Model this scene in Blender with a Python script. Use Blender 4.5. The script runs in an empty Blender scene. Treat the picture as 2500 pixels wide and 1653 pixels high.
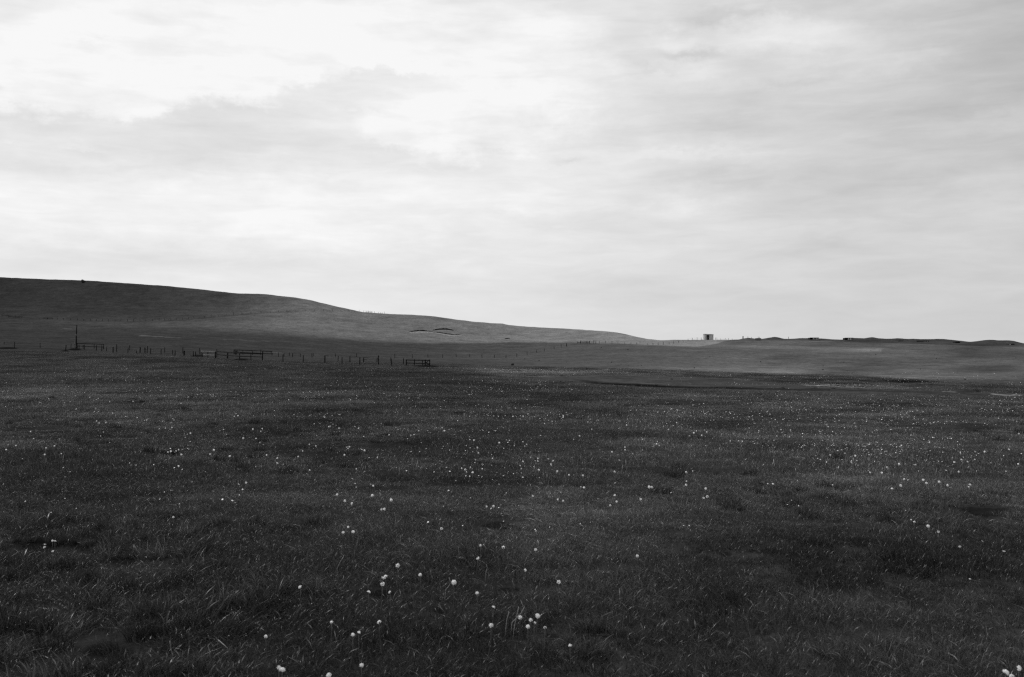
import bpy, math, random
import numpy as np
random.seed(7); rng = np.random.default_rng(11)
S = bpy.context.scene
C = S.collection
PI = math.pi

# ------------------------------------------------------------------ camera, sky, sun, exposure
EYE = 1.65            # eye height
F = 2500*35/36        # focal length in photo pixels
HY = 850.0            # row of the eye level in the photograph
cd = bpy.data.cameras.new('camera'); cam = bpy.data.objects.new('camera', cd); C.objects.link(cam)
cam.location = (0, 0, EYE); cam.rotation_euler = (math.radians(90), 0, 0)
cd.lens = 35; cd.sensor_width = 36; cd.shift_y = (HY-826.5)/2500
cd.clip_start = 0.1; cd.clip_end = 12000
cd.dof.use_dof = True; cd.dof.focus_distance = 22; cd.dof.aperture_fstop = 5.0
S.camera = cam
S.view_settings.view_transform = 'Standard'; S.view_settings.look = 'None'
S.view_settings.exposure = 0.0; S.view_settings.gamma = 1.0
S.cycles.max_bounces = 5; S.cycles.diffuse_bounces = 3; S.cycles.transmission_bounces = 3
S.cycles.transparent_max_bounces = 4
S.cycles.sample_clamp_indirect = 4
S.cycles.use_denoising = False; S.cycles.filter_width = 1.3

SUN_EL, SUN_AZ = math.radians(48), math.radians(-38)     # ahead and to the left, behind thin cloud
sl = bpy.data.lights.new('sun', 'SUN'); sl.energy = 3.0; sl.angle = math.radians(2); sl.color = (1, 1, 1)
so = bpy.data.objects.new('sun', sl); C.objects.link(so)
from mathutils import Vector
sd = Vector((math.sin(SUN_AZ)*math.cos(SUN_EL), math.cos(SUN_AZ)*math.cos(SUN_EL), math.sin(SUN_EL)))
so.rotation_euler = sd.to_track_quat('Z', 'Y').to_euler(); so.location = (0, 0, 50)

W = bpy.data.worlds.new('World'); S.world = W; W.use_nodes = True
wn, wl = W.node_tree.nodes, W.node_tree.links

class NG:
    """tiny helper to write node maths as expressions"""
    def __init__(s, tree): s.n, s.l = tree.nodes, tree.links
    def put(s, sock, v):
        if hasattr(v, 'is_output'): s.l.new(v, sock)
        else: sock.default_value = v
    def m(s, op, a, b=0.0, c=0.0, clamp=False):
        n = s.n.new('ShaderNodeMath'); n.operation = op; n.use_clamp = clamp
        s.put(n.inputs[0], a); s.put(n.inputs[1], b)
        if op in ('MULTIPLY_ADD', 'SMOOTH_MIN', 'SMOOTH_MAX', 'COMPARE'): s.put(n.inputs[2], c)
        return n.outputs[0]
    def rng(s, v, a, b, c=0.0, d=1.0, smooth=True):
        n = s.n.new('ShaderNodeMapRange'); n.interpolation_type = 'SMOOTHSTEP' if smooth else 'LINEAR'
        s.put(n.inputs['Value'], v); n.inputs['From Min'].default_value = a; n.inputs['From Max'].default_value = b
        n.inputs['To Min'].default_value = c; n.inputs['To Max'].default_value = d
        return n.outputs['Result']
    def xyz(s, x, y, z):
        n = s.n.new('ShaderNodeCombineXYZ')
        for i, v in enumerate((x, y, z)): s.put(n.inputs[i], v)
        return n.outputs[0]
    def noise(s, vec, scale, detail=4, rough=.5, lac=2.0, dist=0.0):
        n = s.n.new('ShaderNodeTexNoise'); s.l.new(vec, n.inputs['Vector'])
        n.inputs['Scale'].default_value = scale; n.inputs['Detail'].default_value = detail
        n.inputs['Roughness'].default_value = rough; n.inputs['Lacunarity'].default_value = lac
        n.inputs['Distortion'].default_value = dist
        return n.outputs['Fac']

g = NG(W.node_tree)
tc = wn.new('ShaderNodeTexCoord'); sx = wn.new('ShaderNodeSeparateXYZ'); wl.new(tc.outputs['Generated'], sx.inputs[0])
X, Y, Z = sx.outputs
az0 = g.m('ARCTAN2', X, Y)
el0 = g.m('ARCTAN2', Z, g.m('SQRT', g.m('ADD', g.m('MULTIPLY', X, X), g.m('MULTIPLY', Y, Y))))
# cloud deck coordinates (flat layer seen in perspective)
zz = g.m('MAXIMUM', g.m('ADD', Z, 0.10), 0.03)
cx, cy = g.m('DIVIDE', X, zz), g.m('DIVIDE', Y, zz)
deck = g.xyz(cx, cy, 0.0)
angv = g.xyz(az0, el0, 0.0)
angs = g.xyz(az0, g.m('MULTIPLY', el0, 3.2), 0.0)
n_w1 = g.noise(angv, 7.0, 5, .55); n_w2 = g.noise(g.xyz(g.m('ADD', az0, 7.3), el0, 2.0), 8.0, 5, .6)
n_f = g.noise(g.xyz(az0, g.m('MULTIPLY', el0, 1.5), 1.0), 21.0, 8, .66)
az = g.m('ADD', az0, g.m('MULTIPLY', g.m('SUBTRACT', n_w1, .5), .08))
el = g.m('ADD', el0, g.m('ADD', g.m('MULTIPLY', g.m('SUBTRACT', n_w2, .5), .028), g.m('MULTIPLY', g.m('SUBTRACT', n_f, .5), .045)))
def blob(px, py, rx, ry, rot=0.0):
    """bump centred on a direction of the sky, radii in the same units as px"""
    a0 = math.atan((px-1250)/F); e0 = math.atan((HY-py)/F*math.cos(a0)); ra, re = rx/F, ry/F
    da, de = g.m('SUBTRACT', az, a0), g.m('SUBTRACT', el, e0)
    c_, s_ = math.cos(rot), math.sin(rot)
    p = g.m('DIVIDE', g.m('ADD', g.m('MULTIPLY', da, c_), g.m('MULTIPLY', de, s_)), ra)
    q = g.m('DIVIDE', g.m('SUBTRACT', g.m('MULTIPLY', de, c_), g.m('MULTIPLY', da, s_)), re)
    r2 = g.m('ADD', g.m('MULTIPLY', p, p), g.m('MULTIPLY', q, q))
    return g.m('EXPONENT', g.m('MULTIPLY', r2, -1.0))
def total(items, start=0.0):
    t = start
    for amp, b in items: t = g.m('MULTIPLY_ADD', b, amp, t)
    return t
# heaped cloud upper left and the small ones, with soft but defined edges
cum = total([(1.0, blob(60, 185, 250, 80)), (1.15, blob(290, 225, 140, 66)), (.8, blob(400, 150, 150, 80)), (1.2, blob(590, 200, 110, 60)),
             (.9, blob(560, 60, 300, 80)), (.9, blob(900, 80, 330, 80)), (.7, blob(1200, 90, 330, 120)), (.5, blob(100, 50, 220, 50)), (.35, blob(760, 170, 130, 22)),
             (.85, blob(950, 290, 110, 30, .18)), (.7, blob(1080, 275, 160, 36)), (.7, blob(930, 345, 90, 28)), (.7, blob(1130, 350, 200, 50)), (.5, blob(1350, 250, 260, 100)),
             (-.55, blob(270, 118, 90, 32, .3)), (-.35, blob(10, 25, 70, 30)), (-.35, blob(8, 212, 26, 14)), (-.35, blob(960, 185, 110, 14)), (-.3, blob(730, 155, 50, 12)),
             (.42, blob(275, 385, 40, 20)), (.40, blob(200, 354, 60, 9)), (.36, blob(40, 345, 50, 8)), (.34, blob(725, 322, 45, 14)),
             (.34, blob(790, 257, 90, 6)), (-.5, blob(560, 360, 200, 80)), (-.35, blob(780, 235, 110, 20))])
cum = g.m('ADD', cum, g.m('MULTIPLY', g.m('SUBTRACT', n_f, .5), .9))
cmask = g.rng(cum, .24, .86)
wisp = g.noise(angs, 8.0, 6, .55, dist=.4)
streak = g.noise(g.xyz(az0, g.m('MULTIPLY', el0, 7.0), 4.0), 4.2, 6, .55, dist=.3)
fine = g.noise(g.xyz(g.m('MULTIPLY', az0, 1.3), g.m('MULTIPLY', el0, 7.0), 14.0), 11.0, 6, .58, dist=.5)
dk = g.noise(deck, .55, 7, .56, dist=.5)
puff = g.noise(g.xyz(az0, g.m('MULTIPLY', el0, 2.0), 9.0), 11.0, 6, .55)
base = g.rng(az0, -.5, .5, .937, .815, False)
base = g.m('ADD', base, g.m('MULTIPLY', g.m('EXPONENT', g.m('MULTIPLY', g.m('MULTIPLY', g.m('ADD', az0, .08), g.m('ADD', az0, .08)), -12.0)), .03))
V = total([(-.045, blob(500, 340, 330, 80)), (-.035, blob(60, 345, 200, 50)), (.028, blob(350, 520, 700, 90)), (.03, blob(1350, 330, 260, 140)),
           (.07, blob(1850, 85, 170, 36)), (.06, blob(2020, 90, 110, 44)), (.045, blob(2220, 140, 110, 26)), (.05, blob(1690, 180, 80, 30)), (.045, blob(1640, 95, 60, 20)), (.03, blob(1400, 440, 200, 45)),
           (.04, blob(1700, 380, 170, 14)), (.035, blob(1690, 500, 110, 16)), (.025, blob(1350, 500, 150, 14)), (-.045, blob(1760, 310, 180, 34)), (-.05, blob(1680, 130, 70, 12)), (-.045, blob(1810, 25, 130, 16)), (-.03, blob(1590, 170, 50, 8)),
           (-.035, blob(2340, 230, 260, 60)), (-.04, blob(2170, 45, 160, 30)), (-.075, blob(2500, 60, 180, 130)), (-.035, blob(2250, 380, 300, 70)), (-.03, blob(1950, 215, 120, 14)), (.025, blob(2420, 300, 160, 22)),
           (-.03, blob(1720, 440, 130, 16)), (-.045, blob(1390, 397, 36, 9)), (.02, blob(2450, 500, 200, 50)), (-.012, blob(1700, 760, 1000, 90)), (-.035, blob(300, 650, 500, 60)), (.03, blob(800, 500, 500, 70))], base)
hz = g.rng(el0, .0, .13, .45, 1.0)
V = g.m('ADD', V, g.m('MULTIPLY', hz, g.m('ADD', g.m('MULTIPLY', g.m('SUBTRACT', wisp, .5), .12), g.m('ADD', g.m('MULTIPLY', g.m('ADD', g.m('SUBTRACT', streak, .5), g.m('SUBTRACT', fine, .5)), .10), g.m('MULTIPLY', g.m('SUBTRACT', dk, .5), .05)))))
V = g.m('ADD', V, g.m('MULTIPLY', cmask, g.m('ADD', .056, g.m('MULTIPLY', g.m('SUBTRACT', puff, .5), .13))))
V = g.m('MINIMUM', g.m('MAXIMUM', V, .45), .985)
lum = g.m('POWER', V, 2.25)
sky = wn.new('ShaderNodeTexSky'); sky.sky_type = 'NISHITA'; sky.sun_disc = False
sky.sun_elevation = SUN_EL; sky.sun_rotation = SUN_AZ
bw = wn.new('ShaderNodeRGBToBW'); wl.new(sky.outputs[0], bw.inputs[0])
val = g.m('ADD', g.m('MULTIPLY', lum, 9.4), g.m('MULTIPLY', bw.outputs[0], .045))
cmb = wn.new('ShaderNodeCombineColor')
for i in range(3): wl.new(val, cmb.inputs[i])
bg = wn['Background']; bg.inputs['Strength'].default_value = 0.1; wl.new(cmb.outputs[0], bg.inputs['Color'])
W.cycles.sampling_method = 'MANUAL'; W.cycles.sample_map_resolution = 512

# ------------------------------------------------------------------ helpers
def tag(o, label=None, cat=None, group=None, kind=None):
    if label: o['label'] = label
    if cat: o['category'] = cat
    if group: o['group'] = group
    if kind: o['kind'] = kind
    return o
def empty(name, loc=(0, 0, 0), label=None, cat=None, group=None, rz=0.0):
    o = bpy.data.objects.new(name, None); C.objects.link(o); o.location = loc; o.rotation_euler = (0, 0, rz)
    o.empty_display_size = .2
    return tag(o, label, cat, group)
class MB:
    def __init__(s): s.v = []; s.f = []
    def box(s, c, d, rot=None):
        b = len(s.v)
        for i in (-1, 1):
            for j in (-1, 1):
                for k in (-1, 1):
                    p = Vector((i*d[0]/2, j*d[1]/2, k*d[2]/2))
                    if rot: p = rot @ p
                    s.v.append((c[0]+p.x, c[1]+p.y, c[2]+p.z))
        for q in ((0, 1, 3, 2), (4, 6, 7, 5), (0, 4, 5, 1), (2, 3, 7, 6), (0, 2, 6, 4), (1, 5, 7, 3)): s.f.append(tuple(b+i for i in q))
        return s
    def tube(s, pts, rad, n=8, cap=True):
        pts = [Vector(p) for p in pts]; b = len(s.v); m = len(pts)
        rad = rad if isinstance(rad, (list, tuple)) else [rad]*m
        for i, p in enumerate(pts):
            t = (pts[min(i+1, m-1)]-pts[max(i-1, 0)]).normalized()
            a = t.orthogonal().normalized(); c = t.cross(a)
            for k in range(n):
                q = 2*PI*k/n; r = rad[i]
                s.v.append(tuple(p+a*math.cos(q)*r+c*math.sin(q)*r))
        for i in range(m-1):
            for k in range(n):
                s.f.append((b+i*n+k, b+i*n+(k+1) % n, b+(i+1)*n+(k+1) % n, b+(i+1)*n+k))
        if cap: s.f.append(tuple(b+k for k in range(n))[::-1]); s.f.append(tuple(b+(m-1)*n+k for k in range(n)))
        return s
    def bar(s, a, b, w, h):
        a, b = Vector(a), Vector(b); d = b-a; L = d.length
        q = d.to_track_quat('X', 'Z').to_matrix()
        return s.box((a+b)/2, (L, w, h), q)
    def mesh(s, name, mat=None, smooth=False):
        me = bpy.data.meshes.new(name); me.from_pydata(s.v, [], s.f); me.update()
        if mat: me.materials.append(mat)
        if smooth: me.polygons.foreach_set('use_smooth', [True]*len(me.polygons))
        return me
    def build(s, name, mat=None, parent=None, smooth=False):
        o = bpy.data.objects.new(name, s.mesh(name, mat, smooth)); C.objects.link(o)
        if parent: o.parent = parent
        return o
def grey(v): return (v, v, v, 1)
def simple_mat(name, lo, hi, scale=8.0, rough=.85, bump=.3, stretch=(1, 1, 1), detail=6):
    m = bpy.data.materials.new(name); m.use_nodes = True; h = NG(m.node_tree); b = m.node_tree.nodes['Principled BSDF']
    t = h.n.new('ShaderNodeTexCoord'); mp = h.n.new('ShaderNodeMapping'); mp.inputs['Scale'].default_value = stretch
    h.l.new(t.outputs['Object'], mp.inputs[0]); f = h.noise(mp.outputs[0], scale, detail, .65)
    v = h.rng(f, .3, .7, lo, hi); c = h.n.new('ShaderNodeCombineColor')
    for i in range(3): h.l.new(v, c.inputs[i])
    h.l.new(c.outputs[0], b.inputs['Base Color']); b.inputs['Roughness'].default_value = rough
    b.inputs['Specular IOR Level'].default_value = .2
    if bump:
        bp = h.n.new('ShaderNodeBump'); bp.inputs['Strength'].default_value = bump; bp.inputs['Distance'].default_value = .02
        h.l.new(f, bp.inputs['Height']); h.l.new(bp.outputs[0], b.inputs['Normal'])
    return m
def hash2(ix, iy, seed):
    h = (ix.astype(np.int64)*374761393 + iy.astype(np.int64)*668265263 + seed*974634777) & 0x7fffffff
    h = ((h ^ (h >> 13))*1274126177) & 0x7fffffff
    return ((h ^ (h >> 16)) & 0xffff)/65535.0
def vnoise(x, y, scale, seed=0, octaves=1):
    out = 0; amp = 1; tot = 0
    for o in range(octaves):
        X_, Y_ = np.asarray(x, float)/scale, np.asarray(y, float)/scale
        i, j = np.floor(X_), np.floor(Y_); fx, fy = X_-i, Y_-j
        fx, fy = fx*fx*fx*(fx*(fx*6-15)+10), fy*fy*fy*(fy*(fy*6-15)+10)
        a, b = hash2(i, j, seed+o), hash2(i+1, j, seed+o); c, d = hash2(i, j+1, seed+o), hash2(i+1, j+1, seed+o)
        out = out + amp*((a*(1-fx)+b*fx)*(1-fy)+(c*(1-fx)+d*fx)*fy); tot += amp; amp *= .5; scale /= 2.03
    return out/tot          # 0..1
def sstep(a, b, x): t = np.clip((x-a)/(b-a), 0, 1); return t*t*(3-2*t)
def pchip(xs, ys, x):
    xs, ys = np.asarray(xs, float), np.asarray(ys, float); h = np.diff(xs); dl = np.diff(ys)/h
    m = np.zeros(len(xs)); ok = dl[1:]*dl[:-1] > 0; w1, w2 = 2*h[1:]+h[:-1], h[1:]+2*h[:-1]
    with np.errstate(divide='ignore', invalid='ignore'):
        m[1:-1] = np.where(ok, (w1+w2)/(w1/dl[:-1]+w2/dl[1:]), 0)
    m[0], m[-1] = dl[0], dl[-1]
    x = np.clip(x, xs[0], xs[-1]); i = np.clip(np.searchsorted(xs, x)-1, 0, len(xs)-2)
    t = (x-xs[i])/h[i]
    return ys[i]*(1+2*t)*(1-t)**2+m[i]*h[i]*t*(1-t)**2+ys[i+1]*t*t*(3-2*t)+m[i+1]*h[i]*t*t*(t-1)

# ------------------------------------------------------------------ the lie of the land
SKYL = [(-1300, 640), (-500, 658), (0, 679), (210, 687), (400, 699), (500, 707), (570, 715), (650, 719), (720, 727), (760, 734), (800, 744), (850, 755), (885, 762),
        (940, 766), (1020, 769), (1060, 772), (1110, 779), (1160, 785), (1215, 789.5), (1226, 790), (1238, 793.5), (1300, 798), (1400, 804), (1480, 809), (1515, 814),
        (1550, 821), (1580, 828), (1615, 830.5), (1700, 829.5), (1745, 829.5), (1800, 829), (1900, 829.5), (2000, 830), (2100, 831), (2200, 832), (2300, 833), (2400, 836), (2500, 840), (3000, 848), (3700, 855)]
BANK = [(1780, 0), (1800, 1), (1812, 3), (1828, 3.5), (1845, 2), (1862, 2), (1876, 4.5), (1890, 6), (1903, 4), (1913, 1.5), (1930, 2), (1960, 4), (1985, 4.5), (2015, 3), (2040, 2.2), (2060, 1.5), (2072, 5),
        (2090, 5.5), (2110, 5), (2130, 6.5), (2145, 5), (2160, 4), (2178, 4.5), (2190, 5.5), (2210, 4.5), (2240, 4), (2262, 3.5), (2285, 4.5), (2305, 5), (2322, 4), (2345, 2), (2368, .3), (2385, 2), (2402, 5), (2418, 6.5), (2440, 6.5),
        (2475, 6), (2492, 3), (2510, 0), (2600, 4), (3700, 4)]
KP = [-1300, 0, 400, 700, 900, 1100, 1300, 1450, 1600, 1750, 1900, 2100, 2300, 2500, 3700]
KT = {  # image row of the ground at each distance, one value per column of KP
    170: [856, 859, 868, 884, 888, 892, 893, 893, 892, 893, 895, 897, 900, 904, 908],
    240: [842, 846, 856, 870, 876, 880, 879, 875, 869, 869, 869, 870, 873, 878, 884],
    320: [815, 822, 830, 845, 858, 868, 862, 853, 850, 849, 849, 850, 853, 858, 866]}
KZ = {50: [0, -.1, -.15, -.25, -.3, -.32, -.38, -.42, -.45, -.48, -.5, -.52, -.55, -.6, -.6],
      100: [.3, .25, 0, -.5, -.6, -.7, -.9, -1.0, -1.1, -1.15, -1.2, -1.25, -1.3, -1.35, -1.4]}
KS1 = [780, 788, 795, 815, 832, 845, 847, 842, 843, 843, 842, 842, 845, 850, 860]     # a third of the way from 320 m to the ridge
KS2 = [725, 735, 748, 774, 798, 812, 822, 825, 836, 836, 835, 835, 838, 844, 856]
KR = [640, 640, 620, 580, 560, 540, 520, 500, 440, 432, 425, 425, 425, 425, 425]
UT = np.linspace(-1, 1, 641); PXT = 1250+F*UT
LD = np.linspace(math.log(2), math.log(5000), 520)
def kcol(v): return pchip(KP, v, PXT)
rowz = lambda yv, d: EYE-(yv-HY)/F*d
R_ = kcol(KR); SY = np.interp(PXT, *zip(*SKYL))
cols = {50: kcol(KZ[50]), 100: kcol(KZ[100]), 170: rowz(kcol(KT[170]), 170), 240: rowz(kcol(KT[240]), 240), 320: rowz(kcol(KT[320]), 320)}
D1, D2 = 320+(R_-320)*.33, 320+(R_-320)*.66
c1, c2, cr = rowz(kcol(KS1), D1), rowz(kcol(KS2), D2), rowz(SY, R_)
ZT = np.zeros((len(UT), len(LD)))
for i in range(len(UT)):
    ds = [2, 20, 50, 100, 170, 240, 320, D1[i], D2[i], R_[i], R_[i]*1.12, R_[i]*1.5, 2200, 5000]
    zs = [0, -.04+cols[50][i]*.3, cols[50][i], cols[100][i], cols[170][i], cols[240][i], cols[320][i], c1[i], c2[i], cr[i], cr[i]-.5, cr[i]*.6-2, -8, -12]
    ZT[i] = pchip(ds, zs, np.exp(LD))
def polar(x, y):
    """-> tangent of the bearing (clamped), distance along the view, fade factor for what lies behind the viewer"""
    a = np.arctan2(x, y); r = np.hypot(x, y)
    ac = np.clip(a, -PI/4, PI/4); u = np.tan(ac); d = r*np.cos(ac)
    return u, d, sstep(PI*.3, PI*.95, np.abs(a))
def zfun(x, y):
    x, y = np.asarray(x, float), np.asarray(y, float)
    u, d, w = polar(x, y); px = 1250+F*u
    fu = np.clip((u+1)/2*(len(UT)-1), 0, len(UT)-1.001); fd = np.clip((np.log(np.maximum(d, 2))-LD[0])/(LD[1]-LD[0]), 0, len(LD)-1.001)
    i, j = fu.astype(int), fd.astype(int); a, b = fu-i, fd-j
    z = (ZT[i, j]*(1-a)+ZT[i+1, j]*a)*(1-b)+(ZT[i, j+1]*(1-a)+ZT[i+1, j+1]*a)*b
    z = z*(1-w)
    # grassed earth banks along the right hand skyline
    hb = np.interp(px, *zip(*BANK))/F*418*1.15
    hb = hb*(1+.35*(vnoise(x, y, 6, 31, 3)-.5))
    z = z+hb*np.exp(-((d-418-4*np.sin(px/60))/7.0)**2)*(1-w)
    # shallow drain at the edge of the meadow
    dl = np.interp(px, [1300, 1410, 1800, 2500, 3700], [64, 62, 52, 44, 40]); k = sstep(1330, 1430, px)*(1-sstep(1950, 2100, px)*.7)
    z = z-k*.12*np.exp(-((d-dl-2.2)/1.6)**2)+k*.10*sstep(0, 1.2, d-dl)*np.exp(-((d-dl)/6.)**2)
    # unevenness
    n = sstep(.5, 3, d)
    z = z+n*(.10*(vnoise(x, y, 3.1, 3, 2)-.5)+.05*(vnoise(x, y, .7, 5, 2)-.5)+.3*(vnoise(x, y, 17, 7, 2)-.5)*sstep(10, 60, d))
    z = z+1.0*(vnoise(x, y, 60, 8, 2)-.5)*sstep(420, 470, d)*np.where(px < 1560, 1, 0)
    z = z+.35*(vnoise(x, y, 5, 12, 2)-.5)*sstep(360, 400, d)
    return z
def project(x, y, z): return 1250+F*x/y, HY-F*(z-EYE)/y
def hit(px, py, lift=0.0, dmin=3.0, dmax=700.0):
    """first place where something LIFT above the ground is seen at (px, py)"""
    d = np.exp(np.linspace(math.log(dmin), math.log(dmax), 5000)); u = (px-1250)/F
    z = zfun(u*d, d)+lift; yy = HY-F*(z-EYE)/d
    k = np.nonzero(yy <= py)[0]
    i = k[0] if len(k) else len(d)-1
    return float(u*d[i]), float(d[i]), float(z[i]-lift)

# ground cover: how dark or pale the turf is drawn, painted light and shade included
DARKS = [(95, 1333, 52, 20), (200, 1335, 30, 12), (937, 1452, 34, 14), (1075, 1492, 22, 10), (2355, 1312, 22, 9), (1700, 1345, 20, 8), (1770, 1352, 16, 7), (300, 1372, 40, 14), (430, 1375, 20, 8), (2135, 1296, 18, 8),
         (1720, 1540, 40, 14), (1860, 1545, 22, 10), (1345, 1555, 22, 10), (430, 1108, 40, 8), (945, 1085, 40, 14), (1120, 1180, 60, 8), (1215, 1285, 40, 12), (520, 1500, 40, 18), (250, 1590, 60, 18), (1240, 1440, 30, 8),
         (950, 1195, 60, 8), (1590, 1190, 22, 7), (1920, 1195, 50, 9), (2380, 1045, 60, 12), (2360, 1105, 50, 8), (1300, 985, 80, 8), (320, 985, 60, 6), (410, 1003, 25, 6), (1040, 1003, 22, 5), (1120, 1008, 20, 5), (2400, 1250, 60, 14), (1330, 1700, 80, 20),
         (1045, 895, 25, 3), (184, 853, 14, 3), (588, 878, 20, 3), (20, 850, 26, 2.5), (160, 857, 9, 2), (480, 869, 14, 3), (40, 1130, 60, 16), (1650, 985, 90, 7), (1900, 1085, 30, 6), (700, 1290, 60, 10)]  # thin spots on the fence line: post shade, rushes and mud painted dark
PALES = [(365, 1400, 60, 22, 1.7), (520, 1330, 70, 20, 1.35), (430, 1450, 60, 20, 1.3), (2110, 1372, 60, 16, 1.55), (1900, 1395, 50, 14, 1.3), (620, 1600, 60, 18, 1.3), (1340, 1600, 60, 18, 1.3), (1880, 1580, 60, 20, 1.15), (900, 1490, 60, 16, 1.25),
         (2140, 1270, 60, 10, 1.35), (1430, 1255, 60, 10, 1.3), (560, 1275, 70, 10, 1.35), (1600, 1240, 80, 12, 1.2), (250, 960, 200, 12, 1.25), (700, 985, 200, 8, 1.2), (1100, 950, 200, 10, 1.15), (2000, 1065, 200, 10, 1.3), (1180, 905, 130, 6, 1.7), (1350, 911, 110, 5, 1.9), (1650, 900, 90, 4, 1.35)]
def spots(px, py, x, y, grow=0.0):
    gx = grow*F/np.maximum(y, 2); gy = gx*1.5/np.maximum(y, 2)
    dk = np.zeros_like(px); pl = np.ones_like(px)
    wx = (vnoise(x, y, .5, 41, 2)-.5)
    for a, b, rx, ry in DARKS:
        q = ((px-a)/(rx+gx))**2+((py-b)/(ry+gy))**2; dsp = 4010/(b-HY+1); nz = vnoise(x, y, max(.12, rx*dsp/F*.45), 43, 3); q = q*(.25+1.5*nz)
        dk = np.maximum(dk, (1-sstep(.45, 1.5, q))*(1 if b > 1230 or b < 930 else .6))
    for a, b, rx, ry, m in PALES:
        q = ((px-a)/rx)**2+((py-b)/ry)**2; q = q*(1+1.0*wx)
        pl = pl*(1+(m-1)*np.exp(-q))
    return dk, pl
def cover_shade(x, y, z):
    """albedo of the turf with some painted light and shade, and how grassy (1) or grazed smooth (0) it is"""
    u, d, w = polar(x, y); px = 1250+F*u; py = HY-F*(z-EYE)/np.maximum(d, .5)
    wob = (vnoise(x, y, 22, 51, 3)-.5)
    near = .030+0*px
    hill = np.interp(px, [0, 350, 560, 720, 850, 1000, 1200, 1400, 1600], [.031, .035, .054, .088, .098, .102, .118, .138, .145])  # cloud shade at left and sunlit centre painted into the turf
    hill = hill*(1+.28*np.exp(-((px-760)/110)**2-((py-762)/20)**2))  # soft sunlit patch on mid slope, painted paler
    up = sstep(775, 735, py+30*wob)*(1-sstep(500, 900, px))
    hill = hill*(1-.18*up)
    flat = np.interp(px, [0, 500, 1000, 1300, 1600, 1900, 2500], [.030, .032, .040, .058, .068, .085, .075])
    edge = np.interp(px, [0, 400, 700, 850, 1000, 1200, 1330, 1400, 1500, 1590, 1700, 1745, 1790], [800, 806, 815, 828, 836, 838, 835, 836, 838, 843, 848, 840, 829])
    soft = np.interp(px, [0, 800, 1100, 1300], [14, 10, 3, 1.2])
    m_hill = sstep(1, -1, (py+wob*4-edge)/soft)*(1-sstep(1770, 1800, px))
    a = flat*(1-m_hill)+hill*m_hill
    # post shade and rank growth painted dark along the foot of the paddock fence
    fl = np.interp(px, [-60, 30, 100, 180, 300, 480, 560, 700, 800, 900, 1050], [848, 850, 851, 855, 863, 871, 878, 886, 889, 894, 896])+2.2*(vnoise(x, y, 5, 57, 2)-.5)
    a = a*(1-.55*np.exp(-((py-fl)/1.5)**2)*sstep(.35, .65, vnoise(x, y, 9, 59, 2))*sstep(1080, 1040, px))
    # dark turf line under the hillside fence and a dark mark near the crest
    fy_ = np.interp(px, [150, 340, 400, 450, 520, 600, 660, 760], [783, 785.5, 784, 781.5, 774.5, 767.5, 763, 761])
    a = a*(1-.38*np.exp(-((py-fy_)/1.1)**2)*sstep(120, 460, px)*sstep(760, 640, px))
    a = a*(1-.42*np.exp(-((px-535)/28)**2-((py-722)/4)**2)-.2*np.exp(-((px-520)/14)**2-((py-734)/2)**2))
    # band of paler turf low on the left hand hill
    a = a*(1+.45*np.exp(-((py-790-.012*(px-300))/11)**2)*np.exp(-((px-420)/330)**2))
    # right hand grazed slope: long pale and dark bands
    rs = sstep(1650, 1850, px)*(py < 925)
    band = vnoise(px*1.0, py*9+px*.35, 160, 61, 3)-.5
    a = a*(1+rs*.95*band)*(1-.06*rs)
    a = a*(1+rs*.55*np.exp(-((py-848-.03*(px-1900))/5)**2)*(px < 2150)+.25*rs*np.exp(-((py-912-.055*(px-1900))/10)**2))
    bank = sstep(832, 829, py-(px-1800)*.018)*sstep(1790, 1830, px)
    yb = np.interp(px, [1780, 1800, 1950, 2100, 2300, 2500, 3200], [820, 828, 830.5, 836, 842, 847, 850])+3*(vnoise(x, y, 14, 55, 3)-.5); a = a*(1-.42*sstep(1.2, -1.2, py-yb)*sstep(1790, 1810, px))
    bankv = 0*(d > 402)*(d < 440)*sstep(1795, 1830, px); a = a*(1-bankv*.45)
    # rough ground between the grazed slope and the meadow
    r0 = np.interp(px, [1200, 1500, 1750, 2100, 2500], [894, 899, 908, 918, 944]); r1 = np.interp(px, [1200, 1500, 1800, 2000, 2500], [925, 915, 925, 944, 965])
    rough = sstep(-3, 3, py-r0)*sstep(2, -2, py-r1)*sstep(1000, 1250, px)
    a = a*(1-rough)+rough*(.046+.075*(vnoise(x, y, 1.9, 71, 3)-.5)-.03*sstep(.6, .75, vnoise(x, y, 5, 72, 3)))
    lo = sstep(-1, 3, py-r1)*sstep(1200, 1400, px); a = a*(1-lo)+.042*lo
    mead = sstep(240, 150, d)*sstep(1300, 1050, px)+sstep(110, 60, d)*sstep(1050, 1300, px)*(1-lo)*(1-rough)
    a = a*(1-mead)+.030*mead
    tr = sstep(1000, 1250, px); gr = (1-sstep(140, 206, d))*(1-tr)+tr*np.clip(1-sstep(-6, -1, d-np.interp(px, [1000, 1250, 1410, 1800, 2500], [158, 72, 62, 52, 46])), 0, 1)
    gr = np.maximum(gr, rough*.55)
    # drain and bare earth
    dl = np.interp(px, [1300, 1410, 1800, 2500, 3700], [64, 62, 52, 44, 40]); k = sstep(1395, 1460, px)*(1-sstep(1900, 1990, px)*.6)
    dr = k*np.exp(-(np.abs(d-dl-2.4-.8*(vnoise(x, y, 4, 63, 2)-.5))/2.0)**3); a = a*(1-dr)+.006*dr; gr = gr*(1-np.clip(dr*1.5, 0, 1))
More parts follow.
